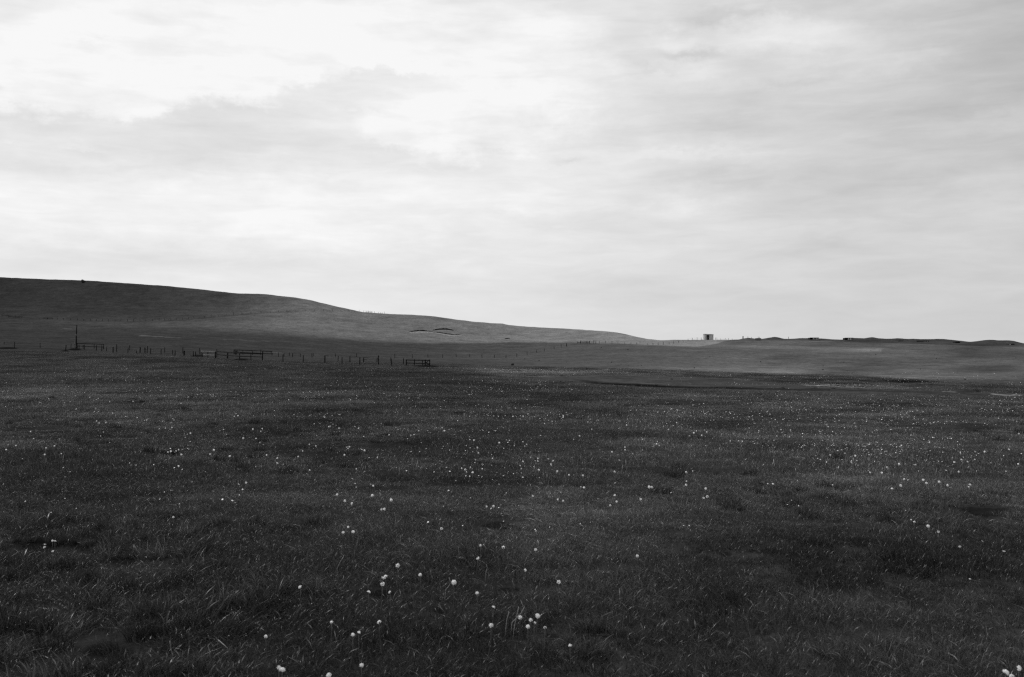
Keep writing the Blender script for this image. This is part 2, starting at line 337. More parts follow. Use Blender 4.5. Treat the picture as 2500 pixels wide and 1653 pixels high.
    # thin pale path streaks
    for p0, q0, p1, q1, v in ((1955, 938, 2000, 942, .17), (1995, 941, 2045, 943.5, .22), (2045, 944, 2130, 948, .22), (2100, 946, 2250, 951, .17), (2300, 956, 2335, 956.5, .14), (2420, 962, 2495, 966, .22), (1960, 961, 1985, 962, .12), (2150, 967, 2250, 969, .09),
                              (340, 820, 400, 822.5, .09), (400, 823, 440, 825, .07), (540, 828, 660, 834, .065), (155, 802, 175, 803, .07)):
        t = (px-p0)/(p1-p0); yy = q0+(q1-q0)*t+2*(vnoise(px, px*0, 14, 81)-.5); s = np.exp(-((py-yy)/.85)**2)*sstep(-.06, .08, t)*sstep(1.06, .92, t)*(.4+.9*vnoise(px, px*0+5, 9, 83))
        a = np.maximum(a, v*s+a*(1-s)); gr = gr*(1-np.clip(s, 0, 1))
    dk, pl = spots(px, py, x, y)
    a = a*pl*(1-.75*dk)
    # mottling of the sward itself
    a = a*(1+.30*(vnoise(x, y, 9, 91, 3)-.5)+sstep(120, 300, d)*(.22*(vnoise(x, y, 4.5, 95, 2)-.5)+.22*(vnoise(x, y, 26, 97, 3)-.5))+.35*(vnoise(x, y, 2.2, 93, 2)-.5)*sstep(900, 700, d))
    return a, gr*(1-dk), px, py

# ------------------------------------------------------------------ terrain sheet
fr = np.arctan(np.linspace(-.80, .80, 861)); rest = np.linspace(fr[-1], 2*PI+fr[0], 72)[1:-1]
ANG = np.concatenate([fr, rest])
RAD = np.concatenate([[.5, 1, 1.6, 2.3], np.exp(np.linspace(math.log(3), math.log(480), 640)), np.exp(np.linspace(math.log(484), math.log(760), 90)), [820, 900, 1050, 1300, 1700, 2300, 3200, 4600]])
A, Rr = np.meshgrid(ANG, RAD, indexing='ij')
dd = np.where(np.abs(np.angle(np.exp(1j*A))) < PI/4, Rr/np.maximum(np.cos(A), .5), Rr/np.cos(PI/4))
tx, ty = np.sin(A)*dd, np.cos(A)*dd; tz = zfun(tx, ty)
na, nr = A.shape
V3 = np.stack([tx, ty, tz], -1).reshape(-1, 3)
V3 = np.concatenate([V3, [[0, 0, 0]]])
ii, jj = np.meshgrid(np.arange(na), np.arange(nr-1), indexing='ij'); i2 = (ii+1) % na
Q = np.stack([ii*nr+jj, ii*nr+jj+1, i2*nr+jj+1, i2*nr+jj], -1).reshape(-1, 4)
Tt = np.stack([np.full(na, na*nr), np.arange(na)*nr, ((np.arange(na)+1) % na)*nr], -1)
me = bpy.data.meshes.new('ground'); me.vertices.add(len(V3)); me.vertices.foreach_set('co', V3.astype(np.float32).ravel())
nl = Q.size+Tt.size; me.loops.add(nl); me.loops.foreach_set('vertex_index', np.concatenate([Q.ravel(), Tt.ravel()]).astype(np.int32))
me.polygons.add(len(Q)+len(Tt))
me.polygons.foreach_set('loop_start', np.concatenate([np.arange(len(Q))*4, len(Q)*4+np.arange(len(Tt))*3]).astype(np.int32))
me.polygons.foreach_set('use_smooth', np.ones(len(Q)+len(Tt), bool))
me.update(calc_edges=True); me.validate()
ca, cg, _, _ = cover_shade(tx, ty, tz)
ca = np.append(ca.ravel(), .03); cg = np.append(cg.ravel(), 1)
for nm, arr in (('cover_shade', ca), ('grassy', cg)):
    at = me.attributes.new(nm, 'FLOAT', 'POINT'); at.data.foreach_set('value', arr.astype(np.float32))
gm = bpy.data.materials.new('turf'); gm.use_nodes = True; h = NG(gm.node_tree); b = h.n['Principled BSDF']
def attr(h, name, typ='GEOMETRY'):
    n = h.n.new('ShaderNodeAttribute'); n.attribute_name = name; n.attribute_type = typ; return n.outputs['Fac']
co = h.n.new('ShaderNodeTexCoord').outputs['Object']
n1 = h.noise(co, 1.1, 6, .68); n2 = h.noise(co, .16, 5, .6); n3 = h.noise(co, 5.0, 4, .7)
cv = attr(h, 'cover_shade'); gy = attr(h, 'grassy')
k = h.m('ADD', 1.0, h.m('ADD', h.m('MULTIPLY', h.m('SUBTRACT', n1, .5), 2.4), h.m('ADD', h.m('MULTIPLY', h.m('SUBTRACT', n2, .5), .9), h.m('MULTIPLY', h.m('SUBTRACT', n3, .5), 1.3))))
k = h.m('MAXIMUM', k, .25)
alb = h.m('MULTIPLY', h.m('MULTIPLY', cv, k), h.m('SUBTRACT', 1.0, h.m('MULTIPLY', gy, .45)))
cc = h.n.new('ShaderNodeCombineColor')
for i in range(3): h.l.new(alb, cc.inputs[i])
h.l.new(cc.outputs[0], b.inputs['Base Color']); b.inputs['Roughness'].default_value = 1; b.inputs['Specular IOR Level'].default_value = .0
bp = h.n.new('ShaderNodeBump'); bp.inputs['Strength'].default_value = .6; bp.inputs['Distance'].default_value = .25
h.l.new(h.m('ADD', n1, h.m('MULTIPLY', n3, .3)), bp.inputs['Height']); h.l.new(bp.outputs[0], b.inputs['Normal'])
me.materials.append(gm)
ground = bpy.data.objects.new('ground', me); C.objects.link(ground)
tag(ground, 'dark rolling pasture rising into low hills', kind='structure')

# ------------------------------------------------------------------ grass
gmat = bpy.data.materials.new('grass_blades'); gmat.use_nodes = True; h = NG(gmat.node_tree)
for n in list(h.n): h.n.remove(n)
out = h.n.new('ShaderNodeOutputMaterial'); geo = h.n.new('ShaderNodeNewGeometry')
tone = attr(h, 'tone', 'INSTANCER'); bh = attr(h, 'blade')
rnd = geo.outputs['Random Per Island']
pv = h.m('POWER', rnd, 2.2)
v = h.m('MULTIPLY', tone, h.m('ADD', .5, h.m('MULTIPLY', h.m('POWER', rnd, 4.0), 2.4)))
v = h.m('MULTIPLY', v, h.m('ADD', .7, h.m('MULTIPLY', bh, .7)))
cc = h.n.new('ShaderNodeCombineColor')
for i in range(3): h.l.new(v, cc.inputs[i])
df = h.n.new('ShaderNodeBsdfDiffuse'); tr = h.n.new('ShaderNodeBsdfTranslucent'); gl = h.n.new('ShaderNodeBsdfGlossy'); gl.inputs['Roughness'].default_value = .35
h.l.new(cc.outputs[0], df.inputs[0]); h.l.new(cc.outputs[0], tr.inputs[0]); gl.inputs['Color'].default_value = grey(.5)
mx = h.n.new('ShaderNodeMixShader'); mx.inputs[0].default_value = .35; h.l.new(df.outputs[0], mx.inputs[1]); h.l.new(tr.outputs[0], mx.inputs[2])
m2 = h.n.new('ShaderNodeMixShader'); m2.inputs[0].default_value = .04; h.l.new(mx.outputs[0], m2.inputs[1]); h.l.new(gl.outputs[0], m2.inputs[2])
h.l.new(m2.outputs[0], out.inputs[0])

protos = bpy.data.collections.new('grass_tufts')
def make_patch(name, nblades, radius, length, width, segs, seed, lean=.35):
    r = np.random.default_rng(seed); n = nblades
    q = radius*np.sqrt(r.random(n)); th = r.random(n)*2*PI
    q = q*(.75+.5*r.random(n))
    bx, by = q*np.cos(th), q*np.sin(th)
    # blades gather in small tussocks
    nt = max(3, n//26); tcx, tcy = radius*(r.random(nt)*2-1), radius*(r.random(nt)*2-1); k = r.integers(0, nt, n); pull = (r.random(n) < .6)*(.6+.35*r.random(n))
    bx, by = bx*(1-pull)+tcx[k]*pull, by*(1-pull)+tcy[k]*pull
    L = length*(.45+.75*r.random(n)**1.3); L[r.random(n) < .05] *= 1.45
    face = r.random(n)*2*PI; wv = width*(.6+.8*r.random(n)); bl = r.random(n) < .10; wv = np.where(bl, wv*2.4, wv); L = np.where(bl, L*.6, L)
    da = r.random(n)*2*PI; dm = lean*(.3+1.1*r.random(n))
    ldx, ldy = np.cos(da)*dm-.25, np.sin(da)*dm+.08
    stiff = .35+.65*r.random(n); head = (r.random(n) < .03); L = np.where(head, L*1.15, L)
    V_, F_, H_ = [], [], []
    ts = np.linspace(0, 1, segs+1); vcount = 2*segs+1
    P = np.zeros((n, vcount, 3)); Hh = np.zeros((n, vcount))
    for s, t in enumerate(ts):
        bend = t*t*stiff+t*(1-stiff)*.6
        x, y = bx+ldx*L*bend, by+ldy*L*bend; z = L*t*(1-np.minimum(.42*t*np.hypot(ldx, ldy), .62*t))
        w = wv*(1-t**1.6)*.5+(head*wv*.6 if s == segs-1 else 0); ox, oy = np.cos(face)*w, np.sin(face)*w
        if s < segs:
            P[:, 2*s] = np.stack([x-ox, y-oy, z-.01], -1); P[:, 2*s+1] = np.stack([x+ox, y+oy, z-.01], -1); Hh[:, 2*s] = Hh[:, 2*s+1] = t+(head*2.2 if s == segs-1 else 0)
        else: P[:, 2*s] = np.stack([x, y, z-.01], -1); Hh[:, 2*s] = 1+head*2.2
    base = (np.arange(n)*vcount)[:, None]; loops = []; starts = []; 
    quads = np.concatenate([base+np.array([[2*s, 2*s+1, 2*s+3, 2*s+2]]) for s in range(segs-1)], 0) if segs > 1 else np.zeros((0, 4), int)
    tris = base+np.array([[2*segs-2, 2*segs-1, 2*segs]])
    m = bpy.data.meshes.new(name); m.vertices.add(n*vcount); m.vertices.foreach_set('co', P.astype(np.float32).ravel())
    m.loops.add(quads.size+tris.size); m.loops.foreach_set('vertex_index', np.concatenate([quads.ravel(), tris.ravel()]).astype(np.int32))
    m.polygons.add(len(quads)+len(tris)); m.polygons.foreach_set('loop_start', np.concatenate([np.arange(len(quads))*4, len(quads)*4+np.arange(len(tris))*3]).astype(np.int32))
    m.update(calc_edges=True)
    at = m.attributes.new('blade', 'FLOAT', 'POINT'); at.data.foreach_set('value', Hh.astype(np.float32).ravel())
    m.materials.append(gmat)
    o = bpy.data.objects.new(name, m); protos.objects.link(o); return o
NV = 5
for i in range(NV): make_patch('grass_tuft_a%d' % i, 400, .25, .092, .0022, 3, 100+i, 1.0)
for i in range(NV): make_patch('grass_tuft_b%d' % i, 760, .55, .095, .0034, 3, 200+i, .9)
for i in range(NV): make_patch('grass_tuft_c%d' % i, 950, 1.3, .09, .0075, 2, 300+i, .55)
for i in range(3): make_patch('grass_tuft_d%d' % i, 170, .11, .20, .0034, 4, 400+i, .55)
def grid_pts(d0, d1, sp, side=.56, extra=1.2):
    ys = np.arange(d0, d1, sp); P = []
    for y in ys:
        xs = np.arange(-side*y-extra, side*y+extra, sp); P.append(np.stack([xs, np.full(len(xs), y)], -1))
    P = np.concatenate(P); return P+(rng.random(P.shape)-.5)*sp*1.1
pts, idx, rot, scl, ton = [], [], [], [], []
for base_i, (d0, d1, sp, side, extra) in enumerate(((2.6, 13.5, .20, .62, 2.4), (12.8, 46, .50, .64, 1.5), (44, 205, 1.25, .62, 0))):
    P = grid_pts(d0, d1, sp, side, extra); x, y = P[:, 0], P[:, 1]; z = zfun(x, y)
    a, gr, px, py = cover_shade(x, y, z); dk, pl = spots(px, py, x, y, (.13, .22, .3)[base_i]); gr = gr*(1-dk)
    hn = vnoise(x, y, .9+d0*.03, 21, 3); hl = vnoise(x, y, 7, 23, 2); hn = np.clip((hn-.5)*1.5+.5, 0, 1)
    keep = (rng.random(len(x)) < np.clip(gr*1.3, 0, (.86, .95, 1)[base_i])) & (gr > .05) & (hn > -.02+.12*rng.random(len(x)))
    s = (.35+1.05*hn+.7*(hl-.5))*(1+.5*(vnoise(x, y, .45, 35, 2)-.5))*(.6+.4*gr)*(1-.35*(pl-1).clip(0, 1)); s *= (.85+.3*rng.random(len(x)))
    near_t = (a/.030)
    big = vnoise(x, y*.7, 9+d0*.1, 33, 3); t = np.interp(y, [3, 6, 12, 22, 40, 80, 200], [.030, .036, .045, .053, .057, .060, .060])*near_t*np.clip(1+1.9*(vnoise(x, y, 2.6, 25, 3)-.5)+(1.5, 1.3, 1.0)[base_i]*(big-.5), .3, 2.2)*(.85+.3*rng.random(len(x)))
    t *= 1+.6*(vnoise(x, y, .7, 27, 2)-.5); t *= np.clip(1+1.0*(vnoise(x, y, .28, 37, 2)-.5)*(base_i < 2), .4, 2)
    k = keep
    pts.append(np.stack([x, y, z], -1)[k]); idx.append(base_i*NV+rng.integers(0, NV, k.sum()))
    rr = (rng.random(k.sum())-.5)*1.3+.9*(vnoise(x, y, 6, 29, 2)-.5)[k]
    rot.append(np.stack([(rng.random(k.sum())-.5)*.15, (rng.random(k.sum())-.5)*.15, rr], -1))
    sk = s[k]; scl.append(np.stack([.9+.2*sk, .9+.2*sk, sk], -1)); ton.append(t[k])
# coarse tussocks standing above the sward
n_t = 1500; ty_ = np.exp(rng.uniform(math.log(4), math.log(70), n_t)); tx_ = rng.uniform(-.56, .56, n_t)*ty_
m_ = vnoise(tx_, ty_, 2.5+ty_*.05, 201, 3) > .53; tx_, ty_ = tx_[m_], ty_[m_]; n_t = len(tx_)
pts.append(np.stack([tx_, ty_, zfun(tx_, ty_)], -1)); idx.append(3*NV+rng.integers(0, 3, n_t)); rot.append(np.stack([rng.normal(0, .1, n_t), rng.normal(0, .1, n_t), rng.random(n_t)*6.3], -1))
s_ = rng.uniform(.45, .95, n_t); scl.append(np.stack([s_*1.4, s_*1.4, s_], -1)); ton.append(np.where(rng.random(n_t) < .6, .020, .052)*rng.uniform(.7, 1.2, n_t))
pts, idx, rot, scl, ton = map(np.concatenate, (pts, idx, rot, scl, ton))
print('grass instances', len(pts))
pm = bpy.data.meshes.new('grass'); pm.vertices.add(len(pts)); pm.vertices.foreach_set('co', pts.astype(np.float32).ravel())
at = pm.attributes.new('idx', 'INT', 'POINT'); at.data.foreach_set('value', idx.astype(np.int32))
at = pm.attributes.new('rot', 'FLOAT_VECTOR', 'POINT'); at.data.foreach_set('vector', rot.astype(np.float32).ravel())
at = pm.attributes.new('scl', 'FLOAT_VECTOR', 'POINT'); at.data.foreach_set('vector', scl.astype(np.float32).ravel())
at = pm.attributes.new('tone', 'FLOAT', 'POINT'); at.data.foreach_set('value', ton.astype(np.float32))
grass = bpy.data.objects.new('grass', pm); C.objects.link(grass)
tag(grass, 'dark windblown meadow grass filling the foreground', 'grass', kind='stuff')
nt = bpy.data.node_groups.new('grow_grass', 'GeometryNodeTree'); nt.is_modifier = True
nt.interface.new_socket('Geometry', in_out='INPUT', socket_type='NodeSocketGeometry'); nt.interface.new_socket('Geometry', in_out='OUTPUT', socket_type='NodeSocketGeometry')
gi, go = nt.nodes.new('NodeGroupInput'), nt.nodes.new('NodeGroupOutput'); ip = nt.nodes.new('GeometryNodeInstanceOnPoints')
ci = nt.nodes.new('GeometryNodeCollectionInfo'); ci.inputs['Collection'].default_value = protos; ci.inputs['Separate Children'].default_value = True; ci.inputs['Reset Children'].default_value = True
def named(n, t):
    a = nt.nodes.new('GeometryNodeInputNamedAttribute'); a.data_type = t; a.inputs['Name'].default_value = n
    return [s for s in a.outputs if s.enabled and s.name == 'Attribute'][0]
ip.inputs['Pick Instance'].default_value = True
nt.links.new(gi.outputs[0], ip.inputs['Points']); nt.links.new(ci.outputs[0], ip.inputs['Instance'])
nt.links.new(named('idx', 'INT'), ip.inputs['Instance Index']); nt.links.new(named('scl', 'FLOAT_VECTOR'), ip.inputs['Scale'])
e2r = nt.nodes.new('FunctionNodeEulerToRotation'); nt.links.new(named('rot', 'FLOAT_VECTOR'), e2r.inputs[0]); nt.links.new(e2r.outputs[0], ip.inputs['Rotation'])
nt.links.new(ip.outputs[0], go.inputs[0])
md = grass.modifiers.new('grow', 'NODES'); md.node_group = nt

# ------------------------------------------------------------------ materials for small things
M_wood = simple_mat('weathered_timber', .003, .009, 6, .9, .4, (3, 3, .6))
M_pale = simple_mat('silvered_timber', .16, .30, 5, .85, .3, (1, 1, 1))
M_wire = simple_mat('rusty_wire', .03, .06, 20, .6, 0)
M_wall = simple_mat('weathered_whitewash', .22, .60, 2.2, .8, .35, (1, 1, 1.6))
M_roof = simple_mat('roof_sheet', .25, .40, 4, .6, .2, (6, 1, 1))
M_stone = simple_mat('dark_stone', .008, .04, 9, .95, .8)
M_conc = simple_mat('old_concrete', .22, .42, 1.5, .9, .3)
M_soil = simple_mat('peat_soil', .006, .018, 3, 1, .8)
M_sand = simple_mat('sandy_scree', .08, .20, 2.5, 1, .6)
M_fluff = bpy.data.materials.new('seed_fluff'); M_fluff.use_nodes = True; h = NG(M_fluff.node_tree)
for n in list(h.n): h.n.remove(n)
o_ = h.n.new('ShaderNodeOutputMaterial'); d_ = h.n.new('ShaderNodeBsdfDiffuse'); t_ = h.n.new('ShaderNodeBsdfTranslucent'); x_ = h.n.new('ShaderNodeMixShader')
d_.inputs[0].default_value = grey(.93); t_.inputs[0].default_value = grey(.93); x_.inputs[0].default_value = .35
h.l.new(d_.outputs[0], x_.inputs[1]); h.l.new(t_.outputs[0], x_.inputs[2]); h.l.new(x_.outputs[0], o_.inputs[0])
M_stem = simple_mat('flower_stem_skin', .05, .09, 10, .6, 0)
M_dry = simple_mat('dry_stem_skin', .22, .34, 10, .7, 0)
M_core = simple_mat('seed_core', .02, .04, 30, .9, 0)

# ------------------------------------------------------------------ dandelion clocks
def head_mesh(seed, form):
    r = np.random.default_rng(seed); mb = MB(); n = 95; ga = PI*(3-math.sqrt(5))
    for i in range(n):
        zc = 1-2*(i+.5)/n
        if form == 'half' and zc < -.15: continue
        if form == 'ragged' and (r.random() < .45): continue
        rad = math.sqrt(1-zc*zc); th = ga*i+r.normal()*.05
        if form == 'bitten' and math.cos(th)*rad > .25 and zc < .5: continue
        dr = Vector((rad*math.cos(th), rad*math.sin(th), zc)); R = .0125*(1+r.normal()*.10)*(1 if form != 'bitten' else 1+.12*zc)
        if form == 'closed': dr = Vector((dr.x*.45, dr.y*.45, abs(dr.z)*.9+.25)).normalized(); R *= .6+.6*r.random()
        p = dr*R; a = dr.orthogonal().normalized(); c = dr.cross(a)
        b0 = len(mb.v); s = a*.00022
        mb.v += [tuple(dr*.003-s), tuple(dr*.003+s), tuple(p)]; mb.f.append((b0, b0+1, b0+2))
        k = 7; ph = r.random()*6
        for j in range(k):
            q = ph+2*PI*j/k; e = p+(a*math.cos(q)+c*math.sin(q))*.0040+dr*.0014
            w = (a*-math.sin(q)+c*math.cos(q))*.00055; b0 = len(mb.v)
            mb.v += [tuple(p-w), tuple(p+w), tuple(e+w*.9), tuple(e-w*.9)]; mb.f.append((b0, b0+1, b0+2, b0+3))
    return mb.mesh('seed_head', M_fluff)
heads = [head_mesh(1, 'full'), head_mesh(2, 'full'), head_mesh(3, 'half'), head_mesh(4, 'ragged'), head_mesh(5, 'closed'), head_mesh(6, 'bitten'), head_mesh(7, 'bitten')]
cm = MB(); cm.tube([(0, 0, -.006), (0, 0, -.003), (0, 0, .001), (0, 0, .0035)], [.0015, .0042, .0040, .0015], 8); core_me = cm.mesh('receptacle', M_core, True)
def stem_mesh(seed, H=.22, mat=M_stem, bend=.03, r=.0017):
    q = random.Random(seed); bx, by = q.uniform(-bend, bend*.3), q.uniform(-bend, bend)
    mb = MB(); mb.tube([(bx*(1-t)**2, by*(1-t)**2, -H+H*t) for t in (0, .25, .5, .75, 1)], [r*1.2, r*1.1, r, r, r*.9], 5); return mb.mesh('stem', mat, True), (bx, by)
stems = [stem_mesh(i)[0] for i in range(4)]
KN = [(838,1301,0),(850,1287,3),(862,1299,0),(971,1381,3),(942,1409,0),(933,1414,4),(934,1426,3),(1027,1405,4),(900,1446,2),(953,1448,4),(1108,1422,0),(1165,1449,0),(1229,1337,2),(1308,1342,0),(1173,1332,3),(1166,1363,0),(1282,1393,0),
(1364,1421,3),(734,1436,4),(926,1520,2),(810,1521,4),(1289,1530,0),(1296,1514,3),(1304,1522,4),(1312,1505,0),(1331,1533,4),(1270,1508,3),(1204,1485,4),(1199,1527,3),(883,1625,0),(681,1630,3),(689,1637,0),(803,1651,0),(862,1551,4),(876,1547,4),(649,1554,3),
(1556,1358,3),(1392,1579,4),(2232,1275,2),(2266,1285,0),(2291,1299,3),(2455,1643,0),(2487,1632,0),(2470,1652,3),(128,1320,4),(134,1323,4),(129,1347,4),(110,1338,4),(109,1331,4),(75,1054,0),(82,1071,0),(39,1088,0),(20,1087,4),(15,1098,0),(113,1094,0),
(133,1089,0),(145,1073,4),(150,1108,2),(109,1110,3),(220,1100,4),(267,1081,4),(410,1104,3),(417,1102,0),(430,1101,0),(443,1110,0),(436,1098,3),(522,1099,0),(513,1109,3),(561,1114,0),(677,1119,0),(677,1131,3),(651,1111,0),(728,1115,3),(739,1101,0),(755,1085,0),(771,1089,3),
(756,1148,0),(601,1179,0),(593,1197,4),(582,1184,4),(594,1070,0),(625,1071,2),(635,1080,3),(617,1048,0),(637,1053,3),(420,1044,0),(404,1046,0),(389,1047,3),(465,1058,0),(457,1061,4),(450,1060,4),(242,1033,0),(236,1028,3),(259,1032,0),(289,1033,4),(358,1026,0),(353,1027,4),(275,1009,0),
(240,1005,0),(231,1005,3),(307,1017,0),(335,1020,0),(572,1017,0),(576,1010,3),(537,1009,0),(423,1263,3),(841,1111,0),(847,1092,0),(853,1091,3),(850,1095,3),(884,1099,4),(890,1100,0),(922,1117,0),(803,1042,0),(828,1046,0),(816,1055,4),(888,1066,0),(950,1062,0),(1003,1063,0),(1011,1061,3),
(995,1072,4),(1147,1074,0),(1157,1075,0),(1210,1052,0),(1165,1093,0),(1168,1106,0),(1201,1111,4),(1219,1081,0),(1286,1085,3),(1281,1090,4),(1127,1144,0),(1136,1147,0),(1139,1152,3),(1154,1154,0),(1147,1164,4),(1148,1141,4),(1313,1120,0),(1307,1126,4),(1313,1126,3),(1338,1122,4),(1350,1125,0),
(1345,1134,0),(1315,1148,2),(1360,1151,2),(1389,1160,0),(1303,1141,4),(1277,1127,0),(1276,1167,4),(1423,1161,3),(1526,1099,0),(1526,1092,3),(1494,1104,0),(1464,1099,4),(1415,1065,0),(1401,1074,4),(1500,1152,0),(1426,1191,0),(1418,1189,4),(1362,1220,0),(1375,1223,3),(1501,1210,0),(1505,1225,0),
(1490,1234,3),(1585,1189,0),(1592,1190,0),(1564,1219,3),(1188,1237,3),(1205,1236,3),(1200,1243,4),(955,1221,0),(931,1244,3),(938,1243,3),(911,1186,0),(823,1208,0),(842,1223,3),(860,1230,0),(909,1210,0),(870,1145,3),(1096,1199,4),(1301,1211,3),(1078,1291,3),(1675,1153,0),(1690,1151,4),(1676,1176,4),
(1723,1193,2),(1675,1184,3),(1718,1216,0),(1727,1213,0),(1874,1181,4),(1887,1182,0),(2033,1184,3),(2124,1154,2),(2153,1155,0),(2207,1170,0),(2218,1173,4),(2254,1172,0),(2262,1180,0),(2199,1186,0),(2178,1194,2),(2293,1177,0),(2314,1185,0),(2341,1152,0),(2368,1184,0),(2365,1190,4),(2347,1122,3),(2352,1117,4),
(2330,1129,0),(2235,1135,0),(2486,1133,0),(2463,1098,0),(2487,1059,0),(2088,1113,0),(2063,1107,3),(2027,1111,0),(1713,1063,0),(1726,1055,0),(1721,1051,4),(1694,1057,0),(1652,1032,3),(1632,1049,0),(1603,1084,0),(1609,1088,0),(1620,1077,4),(1605,1078,3),(1812,1078,0),(1783,1077,3),(1897,1065,0),(1907,1049,0),
(1930,1050,0),(2022,1042,0),(2306,1035,0),(2062,1045,0),(2139,1050,3)]
SPECIAL = {(883,1625): 'largest round white dandelion clock close to the bottom edge, below the bare hollow', (1229,1337): 'white dandelion clock with dark underside on a tall straight stem, left one of the pair',
 (1308,1342): 'white dandelion clock right of its straight stemmed twin in open grass', (1165,1449): 'bright round dandelion clock standing alone right of the bare dark hollow', (1108,1422): 'tilted dandelion clock beside the bent bleached stem',
 (942,1409): 'biggest dandelion clock of the trio just above the dark hollow', (933,1414): 'narrow half closed dandelion clock touching the biggest of the trio above the hollow', (934,1426): 'ragged lowest dandelion clock of the trio above the dark hollow',
 (971,1381): 'ragged wind torn dandelion clock up and to the right of the trio', (734,1436): 'slim half closed dandelion standing alone in dark grass, left of the hollow', (1289,1530): 'largest dandelion clock of the tight cluster near bleached stalks',
 (1312,1505): 'dandelion clock at the upper right of the tight cluster', (1331,1533): 'half closed dandelion at the right end of the tight cluster', (2487,1632): 'dandelion clock closest to the bottom right corner of the meadow',
 (2455,1643): 'left dandelion clock of the few in the bottom right corner', (2232,1275): 'half blown dandelion clock, left one of a pair far right', (2266,1285): 'round dandelion clock, right one of the pair beside the half blown one',
 (677,1119): 'round dandelion clock with dark centre, largest in the left middle meadow', (601,1179): 'lone bright dandelion clock below the left middle flowers', (1723,1193): 'bright half blown dandelion clock alone in the right middle meadow',
 (803,1651): 'dandelion clock cut by the bottom edge of the view', (926,1520): 'faded half blown dandelion clock below the dark hollow', (1027,1405): 'half closed dandelion to the right of the trio, above the hollow', (689,1637): 'dandelion clock near the bottom edge, left of the largest one',
 (1282,1393): 'round dandelion clock below the straight stemmed pair', (1364,1421): 'ragged dandelion clock furthest right of those around the hollow', (1166,1363): 'dandelion clock down and left of the straight stemmed pair'}
# the countable rest of them further out
q = random.Random(5); hot = [(250, 960, 170, 16), (500, 975, 220, 18), (60, 960, 70, 20), (700, 990, 160, 22), (900, 1000, 130, 30), (2150, 1000, 250, 22), (1550, 1040, 160, 30), (2250, 1110, 160, 40), (100, 1000, 120, 30), (650, 1010, 300, 40), (1200, 950, 160, 12)]
while len(KN) < 297:
    a, b_, rx, ry = q.choice(hot); px, py = q.gauss(a, rx), q.gauss(b_, ry)
    if 5 < px < 2495 and 935 < py < 1200: KN.append((int(px), int(py), q.choice([0, 0, 3, 4])))
def dandelion(px, py, kind):
    H = q.uniform(.17, .24)
    x, y, z = hit(px, py, H, 3.2, 150)
    label = SPECIAL.get((px, py)); s = q.uniform(.66, 1.02)*(1.08 if py < 1060 else 1)*(.85 if kind in (3, 4) and not label else 1)
    root = empty('dandelion', (x, y, z), label or 'small white dandelion clock scattered among many others in the meadow grass', 'dandelion', 'dandelion clocks in the meadow', q.uniform(-.6, .6))
    me_ = heads[kind if kind else q.choice([0, 1, 2, 2, 5, 6])]
    hd = bpy.data.objects.new('seed_head', me_); st = bpy.data.objects.new('stem', q.choice(stems))
    tl = (q.gauss(-.1, .6), q.gauss(0, .6), q.uniform(0, 6))
    parts = [(hd, H, s, tl), (st, H-.002, 1, (0, 0, q.uniform(-.5, .5)))]
    if y < 30: parts.append((bpy.data.objects.new('receptacle', core_me), H, s*1.15, tl))
    for o, zz_, ss, rr_ in parts:
        C.objects.link(o); o.parent = root; o.location = (0, 0, zz_); o.scale = (ss, ss, ss); o.rotation_euler = rr_
for k in KN: dandelion(*k)

# uncountable little flowers and seed heads
mb = MB(); q = random.Random(9)
fm = bpy.data.materials.new('petals'); fm.use_nodes = True; h = NG(fm.node_tree); b = h.n['Principled BSDF']
ge = h.n.new('ShaderNodeNewGeometry'); vv = h.m('ADD', .16, h.m('MULTIPLY', h.m('POWER', ge.outputs['Random Per Island'], 1.6), .65)); cc = h.n.new('ShaderNodeCombineColor')
for i in range(3): h.l.new(vv, cc.inputs[i])
h.l.new(cc.outputs[0], b.inputs['Base Color']); b.inputs['Roughness'].default_value = .9
def flower(x, y, z, r):
    t = Vector((q.gauss(-.2, .5), q.gauss(0, .5)-.25, 1)).normalized(); a = t.orthogonal().normalized(); c = t.cross(a); b0 = len(mb.v)
    n = 6
    mb.v.append((x, y, z+r*.25))
    for k in range(n): p = a*math.cos(2*PI*k/n)*r*q.uniform(.75, 1.1)+c*math.sin(2*PI*k/n)*r*q.uniform(.75, 1.1); mb.v.append((x+p.x, y+p.y, z+p.z))
    for k in range(n): mb.f.append((b0, b0+1+k, b0+1+(k+1) % n))
N = 90000; ux = rng.uniform(-.56, .56, N); dy = np.exp(rng.uniform(math.log(4.5), math.log(135), N)); fx, fy = ux*dy, dy; fz = zfun(fx, fy)
fpx, fpy = project(fx, fy, fz)
den = .08+2.2*sstep(.55, .78, vnoise(fx, fy, 5+fy*.06, 111, 3))+1.2*sstep(.6, .8, vnoise(fx, fy, 1.4+fy*.02, 113, 2))
zone = np.interp(fpy, [875, 900, 930, 960, 1010, 1120, 1200, 1350, 1650], [.12, .3, .45, .9, 1.0, .8, .30, .10, .05])
bandf = 3.5*np.exp(-((fpy-908-.03*(fpx-1300))/5.5)**2)*np.exp(-((fpx-1330)/190)**2)
zr = sstep(905, 915, fpy)*sstep(950, 940, fpy)*sstep(1500, 1900, fpx)*.5
pr = (den*zone+bandf+zr)*.095*np.interp(fpx, [0, 1200, 1500, 2500], [1.1, .8, .6, .6])
ok = (rng.random(N) < pr)&(fpx > -60)&(fpx < 2560)&(fy > 6.5)
for x, y, z in zip(fx[ok], fy[ok], fz[ok]):
    r0 = q.uniform(.004, .010)*(1+y/42)
    for _ in range(q.choice([1, 1, 2, 3, 5])):
        flower(x+q.gauss(0, .07+y*.004), y+q.gauss(0, .08+y*.006), z+q.uniform(.09, .19), r0*q.uniform(.6, 1.2))
